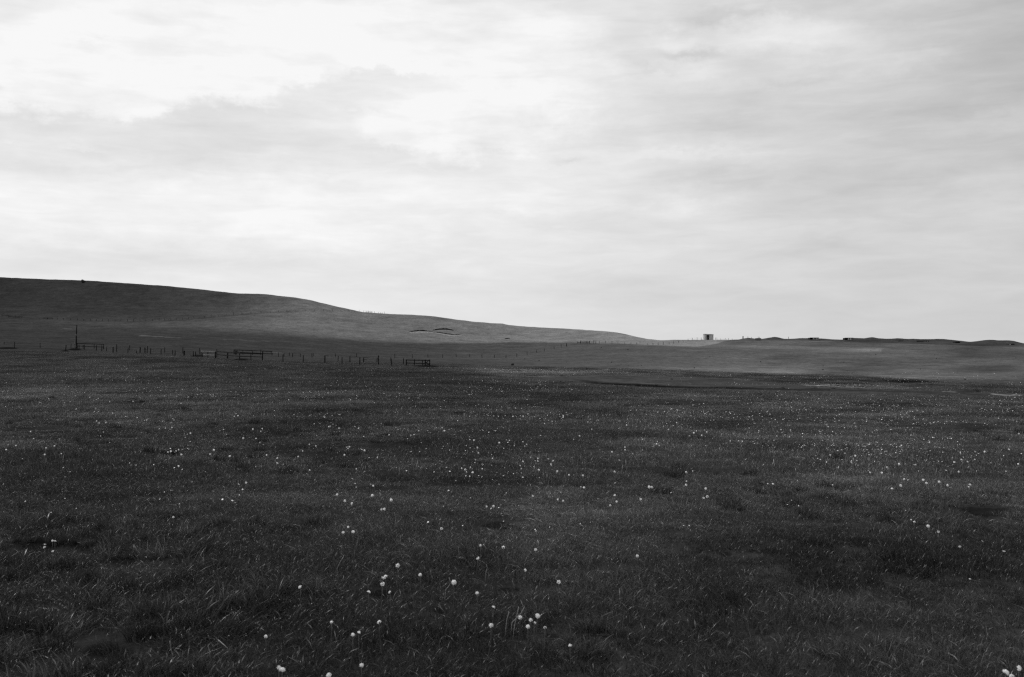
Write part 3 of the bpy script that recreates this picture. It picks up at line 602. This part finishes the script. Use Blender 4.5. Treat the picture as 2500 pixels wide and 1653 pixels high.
wf = mb.build('wildflowers', fm); tag(wf, 'tiny pale flowers and seed heads sprinkled through the meadow', 'wildflowers', kind='stuff')
print('flower faces', len(mb.f))

# bent bleached stalks
for n_, (pts_, lab) in enumerate([
    ([(873, 1323), (876, 1312), (875, 1300), (872, 1290)], 'short bleached flower stalk curving beside three dandelions'),
    ([(1088, 1440), (1096, 1430), (1101, 1419), (1098, 1405)], 'bleached flower stalk bent like a bow next to a tilted dandelion'),
    ([(1187, 1395), (1190, 1386), (1188, 1376)], 'small hooked pale stalk below the straight stemmed dandelions'),
    ([(1236, 1525), (1238, 1508), (1243, 1490)], 'upright pale stalk, first of the bunch by the tight dandelion cluster'),
    ([(1256, 1528), (1262, 1500), (1266, 1478)], 'tall pale stalk in the middle of the bunch by the cluster'),
    ([(1250, 1520), (1272, 1495), (1280, 1478)], 'pale stalk leaning right in the bunch by the cluster'),
    ([(422, 1600), (420, 1580), (421, 1560)], 'straight bleached stalk standing near the bottom left'),
    ([(408, 1512), (414, 1498), (420, 1488)], 'pale stalk leaning right in the lower left grass'),
    ([(824, 1385), (832, 1370), (840, 1358)], 'thin pale stalk leaning right, up and left of the trio'),
    ([(533, 1562), (556, 1578), (575, 1600), (580, 1612)], 'long pale stalk lying over towards the bottom left'),
    ([(965, 1275), (966, 1262), (964, 1250)], 'thin upright pale stalk in the middle meadow')]):
    x, y, z = hit(pts_[0][0], pts_[0][1], .08, 3.2, 60)
    W_ = [((a-1250)/F*y, y-.02*i, EYE-(b_-HY)/F*y) for i, (a, b_) in enumerate(pts_)]
    W_ = [(W_[0][0]-.01, y, z-.01)]+W_
    root = (x, y, z); m_ = MB().tube([(a-root[0], b_-root[1], c-root[2]) for a, b_, c in W_], [.0021]*len(W_), 6)
    o = m_.build('dry_stalk', M_dry, None, True); o.location = root; tag(o, lab, 'stalk', 'bleached flower stalks')

# ------------------------------------------------------------------ fences
def W3(px, py, d): return Vector(((px-1250)/F*d, d, EYE-(py-HY)/F*d))
def post(parent, px, top, bot, r=.055, mat=None, lean=0.0, h=None, dscale=1.0, dfix=None):
    """one post; returns depth, foot, head (world)"""
    if dfix: d = dfix; x = (px-1250)/F*d; z = float(zfun(x, d))
    else: x, d, z = hit(px, bot, 0, 60)
    H = h if h else (bot-top)/F*d
    dx = lean/F*d; o = parent.location
    foot = Vector((x, d, z)); head = Vector((x+dx, d+random.uniform(-.03, .03), z+H))
    a, b_ = foot-o-Vector((0, 0, .3)), head-o
    MB().tube([a, a.lerp(b_, .5), b_-Vector((0, 0, .02)), b_], [r*1.08, r, r*.95, r*.7], 8).build('post', mat or M_wood, parent)
    return d, foot, head
def fence(name, lab, posts, r=.08, wires=3, group='stock fences', mat=None, gaps=(), wr=.007):
    p0 = posts[0]; x, d, z = hit(p0[0], p0[2], 0, 60)
    root = empty(name, (x, d, z), lab, 'fence', group); info = []
    for p in posts:
        info.append(post(root, p[0], p[1], p[2], r*(p[4] if len(p) > 4 else 1), mat, p[3] if len(p) > 3 else random.uniform(-.8, .8)))
    if wires:
        mb = MB()
        for i, (a, b_) in enumerate(zip(info, info[1:])):
            if i in gaps: continue
            for w in range(wires):
                t = .35+.6*w/max(1, wires-1)
                P0 = a[1].lerp(a[2], t)-root.location; P1 = b_[1].lerp(b_[2], t)-root.location; mid = P0.lerp(P1, .5)-Vector((0, 0, .02))
                mb.tube([P0, mid, P1], wr, 4, False)
        mb.build('wire', M_wire, root)
    return root
fence('wire_fence', 'front wire fence running right from the long timber pen to the hurdle gate', [(691, 866, 883), (740, 867, 885, .6), (793, 868, 886, 0, 1.2), (835, 872, 889), (878, 872, 891, .6), (924, 868, 891, 0, 1), (956, 876, 893, -1)])
fence('wire_fence', 'wire fence at the left in front of the tall pole', [(-40, 834, 846), (35, 835, 849, .8), (98, 837, 849), (160, 842, 857, 1.6, 1.2), (206, 841, 854), (235, 843, 856), (248, 842, 857, 1), (276, 847, 862, 0, 1.3), (312, 849, 861, 1), (333, 856, 863), (342, 848, 861, 1.2), (354, 849, 863), (367, 850, 864, 1), (393, 852, 866, .5), (422, 854, 868, -.5), (427, 856, 869, .5), (449, 856, 868, 1, 1.9), (472, 857, 870), (478, 858, 871)], gaps=(0,))
fence('wire_fence', 'wire fence along the back of the paddock behind the pens', [(10, 834, 841), (173, 839, 849, 1), (182, 839, 848), (193, 841, 852), (260, 845, 857, 1), (285, 841, 860), (316, 843, 855, .8), (359, 845, 862, 1), (402, 848, 861), (446, 848, 863, .5), (488, 850, 865), (529, 852, 864)], gaps=(0, 1))
fence('wire_fence', 'middle wire fence of short posts between pen and gate', [(714, 862, 872, .6), (762, 863, 873), (825, 869, 882, .8), (854, 870, 884), (887, 873, 885, .8), (920, 873, 885, .8), (954, 873, 882), (985, 875, 889)])
fence('wire_fence', 'long far wire fence crossing the plain and climbing to the white shed', [(706, 861, 869, .5), (733, 863, 871), (765, 861, 870), (819, 863, 872), (870, 863, 871), (964, 864, 875), (1007, 865, 874), (1045, 865, 873), (1081, 865, 874), (1114, 864, 872), (1147, 864, 872), (1177, 865, 874), (1207, 866, 874), (1235, 866, 874), (1262, 863, 872), (1287, 858, 867), (1310, 853, 862), (1330, 851, 857.5), (1353, 845, 853), (1370, 840.5, 848.5), (1383, 838, 846, 0, 1.8)], r=.075)
fence('wire_fence', 'hilltop wire fence rising from the rail pen to the white shed', [(1455, 833, 838), (1463, 832.5, 838.5), (1478, 832, 838.5), (1494, 833, 839), (1509, 834.5, 839), (1525, 836, 840), (1540, 836, 840), (1554.5, 835.5, 840.5), (1581, 838.5, 842), (1594.5, 837, 843), (1607, 836, 842.5), (1620, 835, 841), (1634, 836, 840.5), (1645, 832.5, 839), (1656, 832, 837), (1668, 831, 835.5), (1680, 827, 833), (1690.5, 824.5, 830.6), (1701.5, 824, 830.4), (1712, 824, 830.2)], r=.075)
fence('wire_fence', 'short wire fence on the ridge just right of the white shed', [(1747.5, 824, 829.8), (1750.5, 824.5, 829.8), (1760, 826, 830), (1770, 826, 830), (1779, 825.5, 830), (1788, 826.5, 830)], r=.065, wires=2)
fence('wire_fence', 'wire fence across the left hillside curving up to the ridge', [(95, 776, 779), (115, 776, 779.5), (140, 776, 780.5), (155, 776.5, 781), (172, 777.5, 782), (189, 777.5, 782), (204, 778, 783), (220, 778, 783.5), (235, 778.5, 784), (250, 779, 784), (265, 779, 784.5), (281, 779, 784.5), (295, 778.5, 784.5), (311, 779, 784.5), (326, 778, 785), (342, 779, 784.5), (356, 780, 784.5), (372, 779, 783.5), (388, 777, 783), (402, 777.5, 783), (415, 776.5, 781.5), (430, 776, 781), (446, 775.5, 780.5), (460, 774.5, 779), (473, 771.5, 777.5), (488, 773, 776.5), (500, 771, 775.5), (515, 768, 774), (533, 768.5, 772.5), (552, 767, 771), (570, 762, 768.8), (590, 763.5, 767.5), (612, 762, 766), (637, 759.5, 764.5), (660, 758.5, 763), (680, 757.5, 762), (700, 757, 761.5), (720, 756.5, 761), (745, 755.5, 760), (768, 755.5, 760), (790, 755, 759.5), (812, 755.5, 760), (832, 756, 760.5), (852, 757, 761), (866, 758, 762)], r=.085, wires=3, wr=.012)
fence('wire_fence', 'broken wire fence of thin posts on the skyline between hillside and ridge', [(876.5, 756.5, 762), (888, 757.5, 762.8), (915, 760, 765), (924, 761, 765.5), (929, 762, 765.5), (933, 762, 766), (938.5, 761, 766)], r=.065, wires=2)
o = fence('boundary_posts', 'short thick post and thinner ones on the grassed bank', [(1814, 820.5, 828, 0, 2.6), (1826, 821.5, 826, 0, 1), (1835, 823, 826.5, 0, 1), (1851, 822, 827, 0, 1.2), (1854, 822.5, 827, 0, 1), (1925, 822, 827.5, 0, 1)], wires=0); o['category'] = 'posts'; o.name = 'fence_posts'

def railing(name, lab, cat, posts, rails, r=.068, mat=None, rail_mat=None, group='timber pens and gates', rw=.05, rh=.10):
    """posts: (px, top, bottom); rails: (px0, y0, px1, y1) hung on the line of the posts"""
    depths = [(p[0], hit(p[0], p[2], 0, 60)[1]) for p in posts]
    m0 = float(np.median([b_ for _, b_ in depths])); pm_ = sum(a for a, _ in depths)/len(depths); span = max(1.0, depths[-1][0]-depths[0][0])
    sl_ = max(-.05, min(.05, (depths[-1][1]-depths[0][1])/m0))*m0/span if len(depths) > 1 else 0
    dep = lambda px: m0+sl_*(px-pm_)
    p = posts[0]; d = float(dep(p[0])); x = (p[0]-1250)/F*d
    root = empty(name, (x, d, float(zfun(x, d))), lab, cat, group)
    for p in posts:
        d = float(dep(p[0])); x = (p[0]-1250)/F*d; z = float(zfun(x, d)); top = W3(p[0], p[1], d).z
        lean = p[3] if len(p) > 3 else 0; rr = r*(p[4] if len(p) > 4 else 1)
        a = Vector((x, d, z-.3))-root.location; b_ = Vector((x+lean/F*d, d, max(top, z+.3)))-root.location
        MB().tube([a, b_-Vector((0, 0, .02)), b_], [rr*1.05, rr, rr*.7], 8).build('post', mat or M_wood, root)
    for a0, y0, a1, y1 in rails:
        da, db = float(dep(a0)), float(dep(a1)); A_, B_ = W3(a0, y0, da)-root.location, W3(a1, y1, db)-root.location
        A_.y -= .075; B_.y -= .075
        MB().bar(A_, B_, rw, rh*1.15).build('rail', rail_mat or M_wood, root)
    return root
railing('hurdle_gate', 'dark timber hurdle gate with braced end, furthest right of the paddock', 'gate', [(992, 877.5, 891.5, 0, 1.3), (1012, 877, 892, 0, 1), (1031.5, 878.5, 891.5, 0, 1), (1037.5, 878, 893, 1, 1.3), (1049, 877.5, 892, 0, 1.2)],
        [(992, 878.8, 1049, 880.3), (992, 886.3, 1038, 887.6), (1038, 893, 1046, 878.5), (1039, 884, 1049, 891), (1041, 892, 1049, 886)], rw=.05, rh=.115)
railing('rail_pen', 'long pale and dark railed pen front, centre of the paddock', 'pen', [(585, 862, 878, 0, 1.2), (612.5, 863, 879), (640, 857, 879, 1.5, 1.5)], [(585, 862.3, 640, 864.3), (585, 870, 641, 871.8)], rh=.12)
railing('rail_pen', 'low dark railed pen behind the front one, beside the dark bush', 'pen', [(571, 854, 865), (593, 855, 866), (616.5, 856, 867), (636.5, 854, 868, 0, 1), (664, 858, 867.5, 0, 1.2)], [(571, 854.3, 616, 856), (616, 856, 664, 858.2), (585, 860.6, 636, 862.6), (636, 863, 667, 864)], rh=.14)
railing('rail_fence', 'two rail timber fence joining the pale hurdle to the long pen', 'fence', [(529.5, 857, 873), (555, 861, 876, 1, 1.8)], [(529, 858.5, 557, 860.3), (557, 861, 586, 862), (529, 866, 557, 868), (557, 868.2, 586, 870)], rh=.15)
railing('pale_hurdle', 'pale silvery timber hurdle with two rails in the paddock', 'hurdle', [(491, 859, 871), (494.5, 862, 873), (507.5, 859.5, 873, 0, 1.2), (526, 858, 874, 0, 1.6)], [(491, 857.3, 526, 858.5), (496, 866, 524, 867)], rail_mat=M_pale, rh=.12)
railing('pale_rails', 'short pale rails on thin posts right of the long pen', 'fence', [(680, 859.5, 871), (693.5, 861, 870.5, -.5, 1.3)], [(665, 860, 680, 861.2), (681, 861.3, 693, 862.3)], rail_mat=M_pale, rh=.12)
railing('rail_pen', 'dark railed pen at the foot of the tall pole', 'pen', [(189, 839, 851), (203, 842, 852), (206, 841, 854, 0, 1), (230, 840, 852, 0, .9), (253, 840.5, 851.5, 0, 1.5)], [(188, 838.3, 253, 840.7), (188, 845, 253, 847.4)], rh=.13)
railing('broken_rail', 'stub of rail between two leaning posts, left paddock', 'rail', [(341, 847, 861, 1), (354, 849, 863, .6)], [(341, 847, 356, 847.3)], rh=.05)
railing('broken_rail', 'rail stub on a thick post in the right half of the paddock', 'rail', [(793.8, 868, 886, 0, .9)], [(793.5, 868.6, 803, 869.2)], rh=.06)
railing('broken_rail', 'thin long rail stub nailed to the middle fence', 'rail', [(854.6, 871, 883.5)], [(854.5, 871.6, 876, 872)], rh=.04)
railing('broken_rail', 'pair of short rail stubs on one leaning post near the gate', 'rail', [(888, 872.5, 885)], [(888, 872.8, 900, 873.2), (888, 878.6, 897, 878.4)], rh=.045)
railing('rail_pen', 'small distant railed pen where the far fence reaches the rise', 'pen', [(1410, 833.5, 838.3), (1417.5, 832, 838.6, 0, 1.6), (1433, 832.5, 838.4, 0, 1.5), (1439, 832.5, 838.6, 0, 1.6), (1449.5, 830.5, 838.3), (1454.5, 834, 838.5, 0, 1)], [(1418, 833.2, 1433, 833.6), (1410, 836.1, 1440, 836.8), (1433, 834.4, 1454, 834.8)], r=.08, rh=.12)
railing('rail_pen', 'faint railed pen at the far left of the hillside', 'pen', [(5, 767, 772), (20, 769, 774.5), (37, 769, 776), (54, 771.5, 776)], [(5, 769.3, 54, 773.5), (20, 772.6, 54, 775.8)], r=.07, rh=.13, mat=M_wood)
railing('rail_pen', 'faint railed pen above the left end of the hillside fence', 'pen', [(106, 775, 778.5), (116, 775, 778.5), (128, 775, 778.8)], [(106, 775.6, 128, 775.9), (104, 778, 128, 778.2)], r=.06, rh=.12)
railing('rail_pen', 'tiny railed pen on the skyline where the hillside fence ends', 'pen', [(893.5, 758, 763.5), (900, 758.5, 763.8), (908.5, 760, 764.3)], [(893.5, 759.4, 908.5, 760.9), (893.5, 761.6, 908.5, 763)], r=.06, rh=.10)

# tall pole beside the left pen
x, d, z = hit(186, 851, 0, 60); root = empty('pole', (x, d, z), 'tall bare timber pole with a pale band, left paddock', 'pole')
H = (851-793)/F*d
MB().tube([(0, 0, -.4), (.03, 0, H*.5), (.14, 0, H)], [.15, .13, .11], 10).build('shaft', M_wood, root, True)
MB().tube([(-.02, -.02, H*.555), (-.02, -.02, H*.585)], [.19, .19], 10).build('band', M_pale, root)
MB().tube([(-.25, -.1, .2), (-.25, -.1, 1.6)], .04, 6).build('brace', M_pale, root)

# ------------------------------------------------------------------ white shed on the rise
def shed():
    x0, x1 = 1719.8, 1741.8; d = 430.0; Wd = (x1-x0)/F*d; H = 2.52; xc = ((x0+x1)/2-1250)/F*d
    z = float(zfun(xc, d)); zs = EYE-(830-HY)/F*d
    root = empty('shed', (xc, d, min(z, zs)), 'small whitewashed shed with open dark doorway on the skyline', 'shed')
    w = Wd/2; dl, dr = (1725.6-1730.8)/F*d+0, 0
    a = (1725.4-(x0+x1)/2)/F*d; b_ = (1731.0-(x0+x1)/2)/F*d; D = 3.0; hl, hr = H, H-.16; t = .15
    def hh(xx): return hl+(hr-hl)*(xx+w)/(2*w)
    mb = MB()
    def slab(xa, xb, z0):
        b0 = len(mb.v)
        for yy in (0, t):
            for xx in (xa, xb): mb.v.append((xx, yy, z0)); mb.v.append((xx, yy, hh(xx)))
        for f in ((0, 2, 3, 1), (4, 5, 7, 6), (0, 1, 5, 4), (2, 6, 7, 3), (1, 3, 7, 5), (0, 4, 6, 2)): mb.f.append(tuple(b0+i for i in f))
    slab(-w, a, -.3); slab(b_, w, -.3)
    mb.box(((a+b_)/2, t/2, (hh(a)+hh(b_))/2-.08), (b_-a-.01, t-.01, .14))
    mb.build('front_wall', M_wall, root)
    m2_ = MB(); m2_.box((-w+t/2, D/2+t/2, hl/2-.15), (t-.004, D-t, hl+.28)); m2_.box((w-t/2, D/2+t/2, hr/2-.15), (t-.004, D-t, hr+.28)); m2_.box((0, D+t/2, H/2-.2), (Wd-.01, t, H-.05)); m2_.build('side_wall', M_wall, root)
    MB().bar((-w-.08, D/2, hl+.06), (w+.08, D/2, hr+.06), D+.5, .08).build('roof', M_roof, root)
    f = MB(); f.box((a-.03, -.02, 1.1), (.06, .05, 2.3)); f.box((b_+.03, -.02, 1.1), (.06, .05, 2.3)); f.build('door_frame', M_wood, root)
    MB().box((0, D/2, -.02), (Wd-.3, D-.3, .1)).build('floor', M_soil, root)
shed()

# ------------------------------------------------------------------ dark openings and concrete in the banks
def shelter(px0, px1, ytop, ybot, lab, d, slabs, skew=0.0, pitch=0.0):
    """low concrete shelter let into the grassed bank, open towards the viewer"""
    xc = ((px0+px1)/2-1250)/F*d; w = (px1-px0)/F*d; zt, zb = EYE-(ytop-HY)/F*d, EYE-(ybot-HY)/F*d; H = zt-zb
    root = empty('bunker', (xc, d, zb), lab, 'bunker', 'old concrete bunkers in the banks'); D = 2.6
    sh = skew/F*d
    def frame(y0, y1, m):
        pass
    mb = MB(); t = .12
    b0 = len(mb.v)
    prof = [(-w/2, 0), (w/2, 0), (w/2+sh, H), (-w/2+sh, H)]
    for yy in (0, D):
        for p in prof: mb.v.append((p[0], yy, p[1]))
    mb.f += [(b0+0, b0+4, b0+5, b0+1), (b0+1, b0+5, b0+6, b0+2), (b0+2, b0+6, b0+7, b0+3), (b0+3, b0+7, b0+4, b0+0), (b0+4, b0+7, b0+6, b0+5)]
    mb.build('recess', M_soil, root)
    mb = MB(); mb.bar((-w/2+sh, -.05, H+.04), (w/2+sh, -.05, H+.04), .3, .08); mb.build('lintel', M_stone, root)
    for s0, s1, tone_ in slabs:
        a, b_ = (s0-(px0+px1)/2)/F*d, (s1-(px0+px1)/2)/F*d
        MB().box(((a+b_)/2, -.12, H*.46), (b_-a, .14, H*.92)).build('side_slab', M_conc if tone_ else M_stone, root)
    return root
shelter(1977.5, 1999, 824.6, 829.2, 'concrete bunker with pale slabs, nearer the shed of the two skyline ones', 405, [(1984.5, 1986.5, 1), (1988.5, 1990, 1), (1992, 1993.5, 1), (1995.5, 1997.5, 1)])
shelter(2063, 2083, 825, 830, 'concrete bunker with pale slabs where the right banks begin', 405, [(2069.5, 2073, 1), (2074.5, 2077.5, 1), (2079, 2080.5, 1)])
shelter(2188.5, 2201, 832.2, 837.6, 'slanting dark opening cut into the right hand bank', 403, [], skew=5)
shelter(2237, 2266, 832.4, 838, 'wide dark opening with thin pale uprights in the bank', 403, [(2251.5, 2253, 0), (2255, 2256.2, 1), (2258.6, 2259.6, 1), (2262.5, 2264, 1)], skew=1.5)
shelter(2464, 2477, 839.6, 843.2, 'low dark opening with a white stone, furthest right bank', 400, [(2464.5, 2467.5, 1)])
shelter(2334, 2345, 834.4, 837, 'shallow dark scrape in the bank between two mounds', 403, [], skew=-2)
shelter(1845, 1858, 826.2, 828.6, 'low dark scrape beside the thick post on the first bank', 405, [(1841.5, 1843, 1)])

# ------------------------------------------------------------------ eroded banks on the hill
def scar(pts_, lab, h_px=2.8, sand=True):
    root = None; n = 44; P = np.array(pts_, float); t = np.linspace(0, 1, n); s_ = np.linspace(0, 1, len(P))
    px = np.interp(t, s_, P[:, 0]); py = np.interp(t, s_, P[:, 1]); x, d, z = hit(px[n//2], py[n//2], 0, 150)
    root = empty('erosion_scar', (x, d, z), lab, 'erosion scar', 'bare slips in the hillside turf'); mb = MB(); ms = MB(); r = random.Random(3)
    for i in range(n):
        a = hit(px[i], py[i], 0, 150); k = math.sin(PI*min(1, max(0, t[i])))**.5; hh_ = h_px/F*a[1]*(.30+.70*k)*r.uniform(.45, 1.25)
        bx = Vector(a)-root.location
        mb.v += [tuple(bx+Vector((0, -.1, -.1))), tuple(bx+Vector((0, -.25, hh_*.6))), tuple(bx+Vector((0, -.6, hh_))), tuple(bx+Vector((0, 1.5, hh_+.05))), tuple(bx+Vector((0, 4.0, hh_*.4-.2)))]
        c = hit(px[i]+2, py[i]+2.2+r.uniform(0, 2.2*k), 0, 150); cx_ = Vector(c)-root.location
        ms.v += [tuple(bx+Vector((0, -.12, .04))), tuple(bx.lerp(cx_, .5)+Vector((0, 0, .16))), tuple(cx_+Vector((0, 0, .02)))]
    for i in range(n-1):
        for k in range(4): mb.f.append((i*5+k, i*5+k+1, (i+1)*5+k+1, (i+1)*5+k))
        for k in range(2): ms.f.append((i*3+k, (i+1)*3+k, (i+1)*3+k+1, i*3+k+1))
    mb.build('soil_face', M_soil, root)
    if sand: ms.build('scree', M_sand, root)
scar([(998, 811.5), (1010, 809.8), (1022, 808.8), (1040, 809.2), (1056, 810.2)], 'dark slip with pale scree, left of the three on the hillside')
scar([(1056, 806.5), (1070, 804.8), (1084, 804), (1095, 804.8), (1107, 807)], 'upper dark slip on the hillside without scree', 2.6, False)
scar([(1060, 811.5), (1075, 813.5), (1090, 816), (1105, 818), (1125, 818.6)], 'thin slip with pale scree, lowest on the hillside', 2.2)
scar([(1232, 827.5), (1238, 827), (1245, 827.6)], 'tiny short slip right of the others', 1.8, False)

# ------------------------------------------------------------------ stones, bush
def stone_mesh(seed):
    import bmesh
    bm = bmesh.new(); bmesh.ops.create_icosphere(bm, subdivisions=3, radius=1); r = random.Random(seed)
    ph = [Vector((r.uniform(-1, 1), r.uniform(-1, 1), r.uniform(-1, 1))).normalized() for _ in range(9)]
    for v in bm.verts:
        n = v.co.normalized(); k = 1
        for p in ph: k -= max(0, n.dot(p)-.62)*.55
        v.co = n*k
    m = bpy.data.meshes.new('rock'); bm.to_mesh(m); bm.free(); m.materials.append(M_stone); return m
smesh = [stone_mesh(i) for i in range(4)]
def rock(px, py, rx, ry, lab, group='dark stones scattered over the pasture'):
    x, d, z = hit(px, py+ry*.8, 0, 20); o = bpy.data.objects.new('rock', random.choice(smesh)); C.objects.link(o)
    sx_, sz_ = rx/F*d, ry/F*d; o.location = (x, d, z+sz_*.6); o.scale = (sx_, sx_*.9, sz_); o.rotation_euler = (0, 0, random.uniform(0, 6)); tag(o, lab, 'rock', group); return o
rock(1251, 889, 4.2, 3.6, 'largest dark boulder, alone on the plain right of the hurdle gate')
rock(1371, 917, 3.4, 1.6, 'flat dark boulder just above the drain at the meadow edge')
rock(1640, 925, 4.5, 2.2, 'broad dark boulder with pale flank above the drain')
rock(1872, 926, 5, 2.2, 'wide low dark boulder in the rough strip')
rock(2009, 902, 3, 1.4, 'flat stone on the grazed slope below the nearer bunker')
for p in ((1281, 876, 2, 1.2), (1316, 880, 2, 1.2), (1383, 884, 1.2, 1), (1468, 848, 1.6, 1.1), (1533, 853, 2, 1), (1493, 884, 1.3, 1.5), (1516, 889, 1.3, 1.3), (1535, 893, 1, 1), (1566, 892, 1.2, 1.2), (1733, 870, 1.4, 1.1), (1695, 898, 1.7, 1.4),
          (1660, 902, 1.7, 1.4), (1857, 883, 1.6, 1.3), (1867, 912, 1.6, 1.3), (1873, 914.5, 1.6, 1.1), (2138, 865, 1.5, 1.3), (2126, 856, 1.4, 1), (2009.5, 893, 1.4, 1.5), (2060, 884, 1.2, 1), (2247, 901, 1, 1.7), (2286, 875, 1.4, 1.4), (2282, 866, 1, 1), (2288, 927, 1.7, 1.4), (2356, 926, 3, 1.1), (2480, 874, 1.4, 1.1), (2344, 877, 1.1, 1), (1670, 900, 1, .8), (1670, 950, 2.4, 1), (1990, 946, 5, 1.1), (1910, 945, 5, 1)):
    rock(*p, 'small dark stone lying on the grazed slope among others')
x, d, z = hit(213, 688.5, 0, 300, 660)
bmh = smesh[1].copy()
for v_ in bmh.vertices: k_ = 1-.55*v_.co.z if v_.co.z > 0 else 1; v_.co.x = v_.co.x*k_-.25*max(0, v_.co.z); v_.co.y *= k_
o = bpy.data.objects.new('boulder', bmh); C.objects.link(o); o.location = (x, d-6, z+.5); o.scale = (1.45, 1.2, 1.15); o.rotation_euler = (0, 0, .2); tag(o, 'single dark boulder breaking the skyline of the left hill', 'boulder')
o.location.z = EYE-(687-HY)/F*(d-6)+.1
# round dark bush at the end of the back pen
def bush(px, py, rad_px, lab):
    x, d, z = hit(px, py+rad_px+1, 0, 60); R = rad_px/F*d; root = empty('bush', (x, d, z), lab, 'bush'); r = random.Random(4); mb = MB()
    for k in range(900):
        v = Vector((r.gauss(0, 1), r.gauss(0, 1), r.gauss(0, 1))).normalized()*R*(.55+.5*r.random()); c = Vector((0, 0, R*1.05))+Vector((v.x, v.y, v.z*.85))
        a = Vector((r.gauss(0, 1), r.gauss(0, 1), r.gauss(0, 1))).normalized()*.05; b_ = a.orthogonal().normalized()*.03; b0 = len(mb.v)
        mb.v += [tuple(c-a), tuple(c+b_), tuple(c+a), tuple(c-b_)]; mb.f.append((b0, b0+1, b0+2, b0+3))
    mb.build('foliage', simple_mat('bush_leaf', .012, .03, 20, .9, 0), root)
    s = MB(); 
    for k in range(7): s.tube([(0, 0, -.05), (r.gauss(0, .12), r.gauss(0, .12), R*.6), (r.gauss(0, .3), r.gauss(0, .3), R*1.4)], [.03, .02, .008], 5)
    s.build('stem', M_wood, root)
bush(576, 859.5, 6, 'round dark bush at the left end of the back pen')
